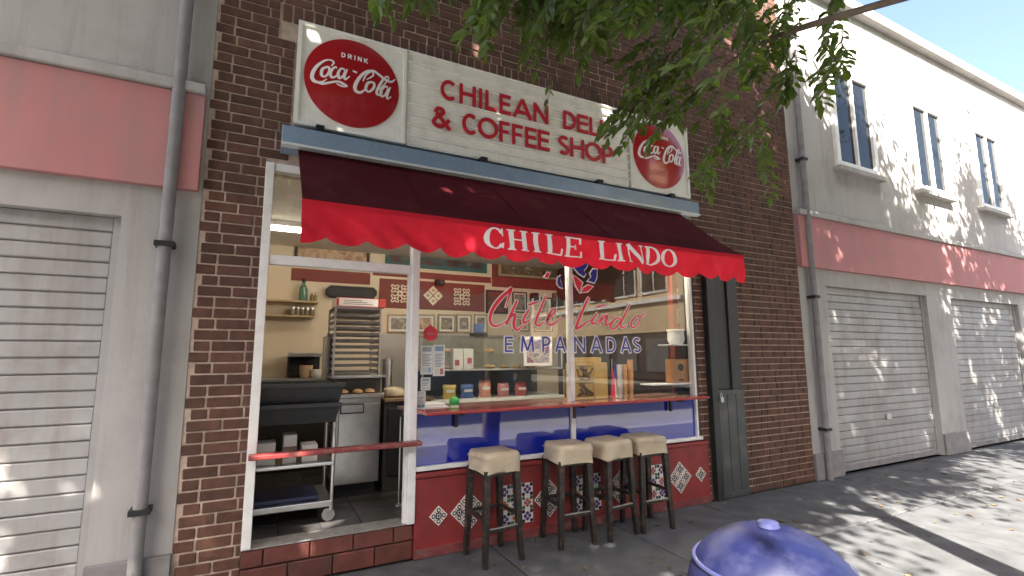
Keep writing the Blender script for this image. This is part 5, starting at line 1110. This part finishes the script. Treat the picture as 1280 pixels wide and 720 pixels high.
for (x0, y0, x1, y1, Y, n, ln) in ((905, 60, 838, 72, -2.45, 9, 0.10), (915, 30, 872, 52, -2.5, 9, 0.10), (925, 75, 880, 95, -2.45, 9, 0.10), (915, 0, 868, 20, -2.5, 8, 0.095), (930, 110, 896, 132, -2.4, 7, 0.09), (900, -20, 890, 8, -2.5, 6, 0.09)):
    twig(None, br, P(x0, y0, Y), P(x1, y1, Y), n, ln, as_obj=ta)
o = br.build('twigs', m_bark, ta, smooth=True); o['kind'] = 'stuff'
# the taller tree on the other side that shades the front
TB = Vector((-2.1, -4.25, 0)); tt = thing('street_tree', TB, 'taller broad street tree shading the shop front from the kerb', 'tree', 'street trees along the kerb')
trunk = MB(); limb(trunk, [TB+Vector((0, 0, -.02)), TB+Vector((.04, 0, 1.6)), TB+Vector((.2, 0, 3.6)), TB+Vector((.5, 0, 6.0)), TB+Vector((.6, 0, 8.0))], 0.20, 0.08)
for q_ in ((2.2, .4, 6.6), (-1.6, .6, 6.8), (1.0, -1.6, 7.2), (1.6, 1.4, 7.6)): limb(trunk, [TB+Vector((.25, 0, 4.0)), TB+Vector((q_[0]*.5, q_[1]*.5, 5.4)), TB+Vector(q_)], 0.09, 0.03)
trunk.build('trunk', m_bark, tt, smooth=True)
lv = MB()
for g in (Vector((3.305, -.27, .8)), Vector((2.89, -.27, .8)), Vector((3.32, -.44, .4)), Vector((3.5, -.3, .3))):   # extra leaf clumps added on the sun's path to shade the stools
    for _ in range(420):
        p = g+SUN*rng.uniform(6.6, 8.6)+rv()*rng.uniform(0, .34)
        if not in_gap(p): leaf_geo(lv, p, rv(), (Vector((0, 0, 1))+rv()*.8).normalized(), .15, .07)
crown_cloud(lv, (-0.7, -4.0, 7.4), (4.3, 2.7, 2.6), 98000, 0.16, 620); o = lv.build('crown', m_leaf, tt); o['kind'] = 'stuff'

# third street tree, added along the kerb to shade the right building
TC = Vector((9.6, -4.3, 0)); tc_ = thing('street_tree', TC, 'street tree added farther along the kerb to shade the shutters', 'tree', 'street trees along the kerb')
trunk = MB(); limb(trunk, [TC+Vector((0, 0, -.02)), TC+Vector((.05, .02, 1.6)), TC+Vector((-.1, 0, 3.6)), TC+Vector((.1, 0, 7.2))], 0.18, 0.07)
for q_ in ((1.8, .4, 6.0), (-1.6, .4, 6.2), (.5, -1.4, 6.6)): limb(trunk, [TC+Vector((-.1, 0, 3.6)), TC+Vector((q_[0]*.5, q_[1]*.5, 4.8)), TC+Vector(q_)], 0.09, 0.03)
trunk.build('trunk', m_bark, tc_, smooth=True)
lv = MB(); crown_cloud(lv, (9.6, -4.5, 6.9), (3.6, 2.3, 2.4), 30000, 0.15, 220); o = lv.build('crown', m_leaf, tc_); o['kind'] = 'stuff'

# ================================================================ SHOP LAMPS (ceiling tubes of the lit deli, plus added window tubes)
m_lamp = bpy.data.materials.new('lamp_tube'); m_lamp.use_nodes = True; MATS['lamp_tube'] = m_lamp
_b = m_lamp.node_tree.nodes['Principled BSDF']; _b.inputs['Emission Color'].default_value = (1, 0.88, 0.70, 1); _b.inputs['Emission Strength'].default_value = 2.3
for x, y, lab in ((0.55, 1.9, 'lit ceiling tube lamp above the tray rack'), (2.2, 1.7, 'lit ceiling tube lamp above the display case')):
    t = thing('ceiling_lamp', (x, y, 2.98), lab, 'lamp'); MB().box(x-.62, x+.62, y-.06, y+.06, 3.0, 3.052).build('housing', m_paper, t, bevel=0.004)
    MB().tube((x-.58, y, 2.975), (x+.58, y, 2.975), 0.028, n=12).build('tube', m_lamp, t)

m_added_lamp = m_lamp.copy(); m_added_lamp.name = 'added_window_tube'; m_added_lamp.node_tree.nodes['Principled BSDF'].inputs['Emission Strength'].default_value = 13  # brighter tubes added behind the panes to light the window goods
t = thing('added_window_lamp', (3.45, 0.12, 2.62), 'added tube lamp hidden behind the awning to brighten the right pane goods', 'lamp')
MB().box(2.78, 4.12, 0.09, 0.15, 2.66, 2.70).build('housing', m_paper, t, bevel=0.004); MB().tube((2.82, 0.12, 2.635), (4.08, 0.12, 2.635), 0.022, n=12).build('tube', m_added_lamp, t)
for x in (2.95, 3.95): MB().tube((x, 0.12, 2.70), (x, 0.33, 3.06), 0.006, n=6).build('hanger', m_iron, t)

m_rim = mat('bin_rim', (0.03, 0.033, 0.09), 0.3, var=0.2, scale=20)
MB().path([BC+Vector((BR*.885*math.cos(R(a_)), BR*.885*math.sin(R(a_)), BT+0.108)) for a_ in range(0, 361, 9)], 0.0075, 8).build('lid_bead', m_rim, lb, smooth=True)
MB().lathe([(0.03, 0), (0.034, 0.006), (0.03, 0.02), (0.012, 0.026)], BC+Vector((0, 0, BT+0.213)), 20).build('knob', m_rim, lb, smooth=True)
for a_ in range(0, 360, 30): MB().tube(BC+Vector((BR*1.02*math.cos(R(a_)), BR*1.02*math.sin(R(a_)), BT-0.032)), BC+Vector((BR*1.055*math.cos(R(a_)), BR*1.055*math.sin(R(a_)), BT-0.032)), 0.008, n=8).build('rivet', m_steel, lb)
t = thing('added_window_lamp', (1.9, 0.12, 2.62), 'added tube lamp hidden behind the awning to brighten the left pane goods', 'lamp')  # second added tube, brightens what stands behind the left pane
MB().box(1.25, 2.59, 0.09, 0.15, 2.66, 2.70).build('housing', m_paper, t, bevel=0.004); MB().tube((1.29, 0.12, 2.635), (2.55, 0.12, 2.635), 0.022, n=12).build('tube', m_added_lamp, t)
for x in (1.4, 2.4): MB().tube((x, 0.12, 2.70), (x, 0.33, 3.06), 0.006, n=6).build('hanger', m_iron, t)
# ---- fallen leaves and old gum on the pavement
fl = MB(); gm = MB()
for i in range(150):
    x = rng.uniform(-1.5, 9); y = -0.06-abs(rng.gauss(0, 1.0)) if rng.random() < .6 else rng.uniform(-4, -0.1); l_ = rng.uniform(.04, .08); an = rng.uniform(0, 6.28)
    if 1.15 < x < 4.45 and y > -0.05: continue
    leaf_geo(fl, Vector((x, y, 0.006)), Vector((math.cos(an), math.sin(an), 0.05)), Vector((0, 0, 1)), l_, l_*.45)
o = fl.build('fallen_leaves', mat('dry_leaf', (0.16, 0.10, 0.04), 0.7, var=0.5, scale=3), origin=(2, -1, 0)); tag(o, 'dry fallen leaves scattered on the grey pavement', 'leaves'); o['kind'] = 'stuff'
for i in range(170):
    x = rng.uniform(-1.5, 9); y = rng.uniform(-4.2, -0.12); gm.lathe([(rng.uniform(.008, .02), 0), (.006, .0025)], (x, y, 0.0008), 9)
o = gm.build('gum_spots', mat('old_gum', (0.03, 0.03, 0.03), 0.8), origin=(2, -1, 0)); tag(o, 'flattened dark gum spots on the grey pavement', 'gum'); o['kind'] = 'stuff'
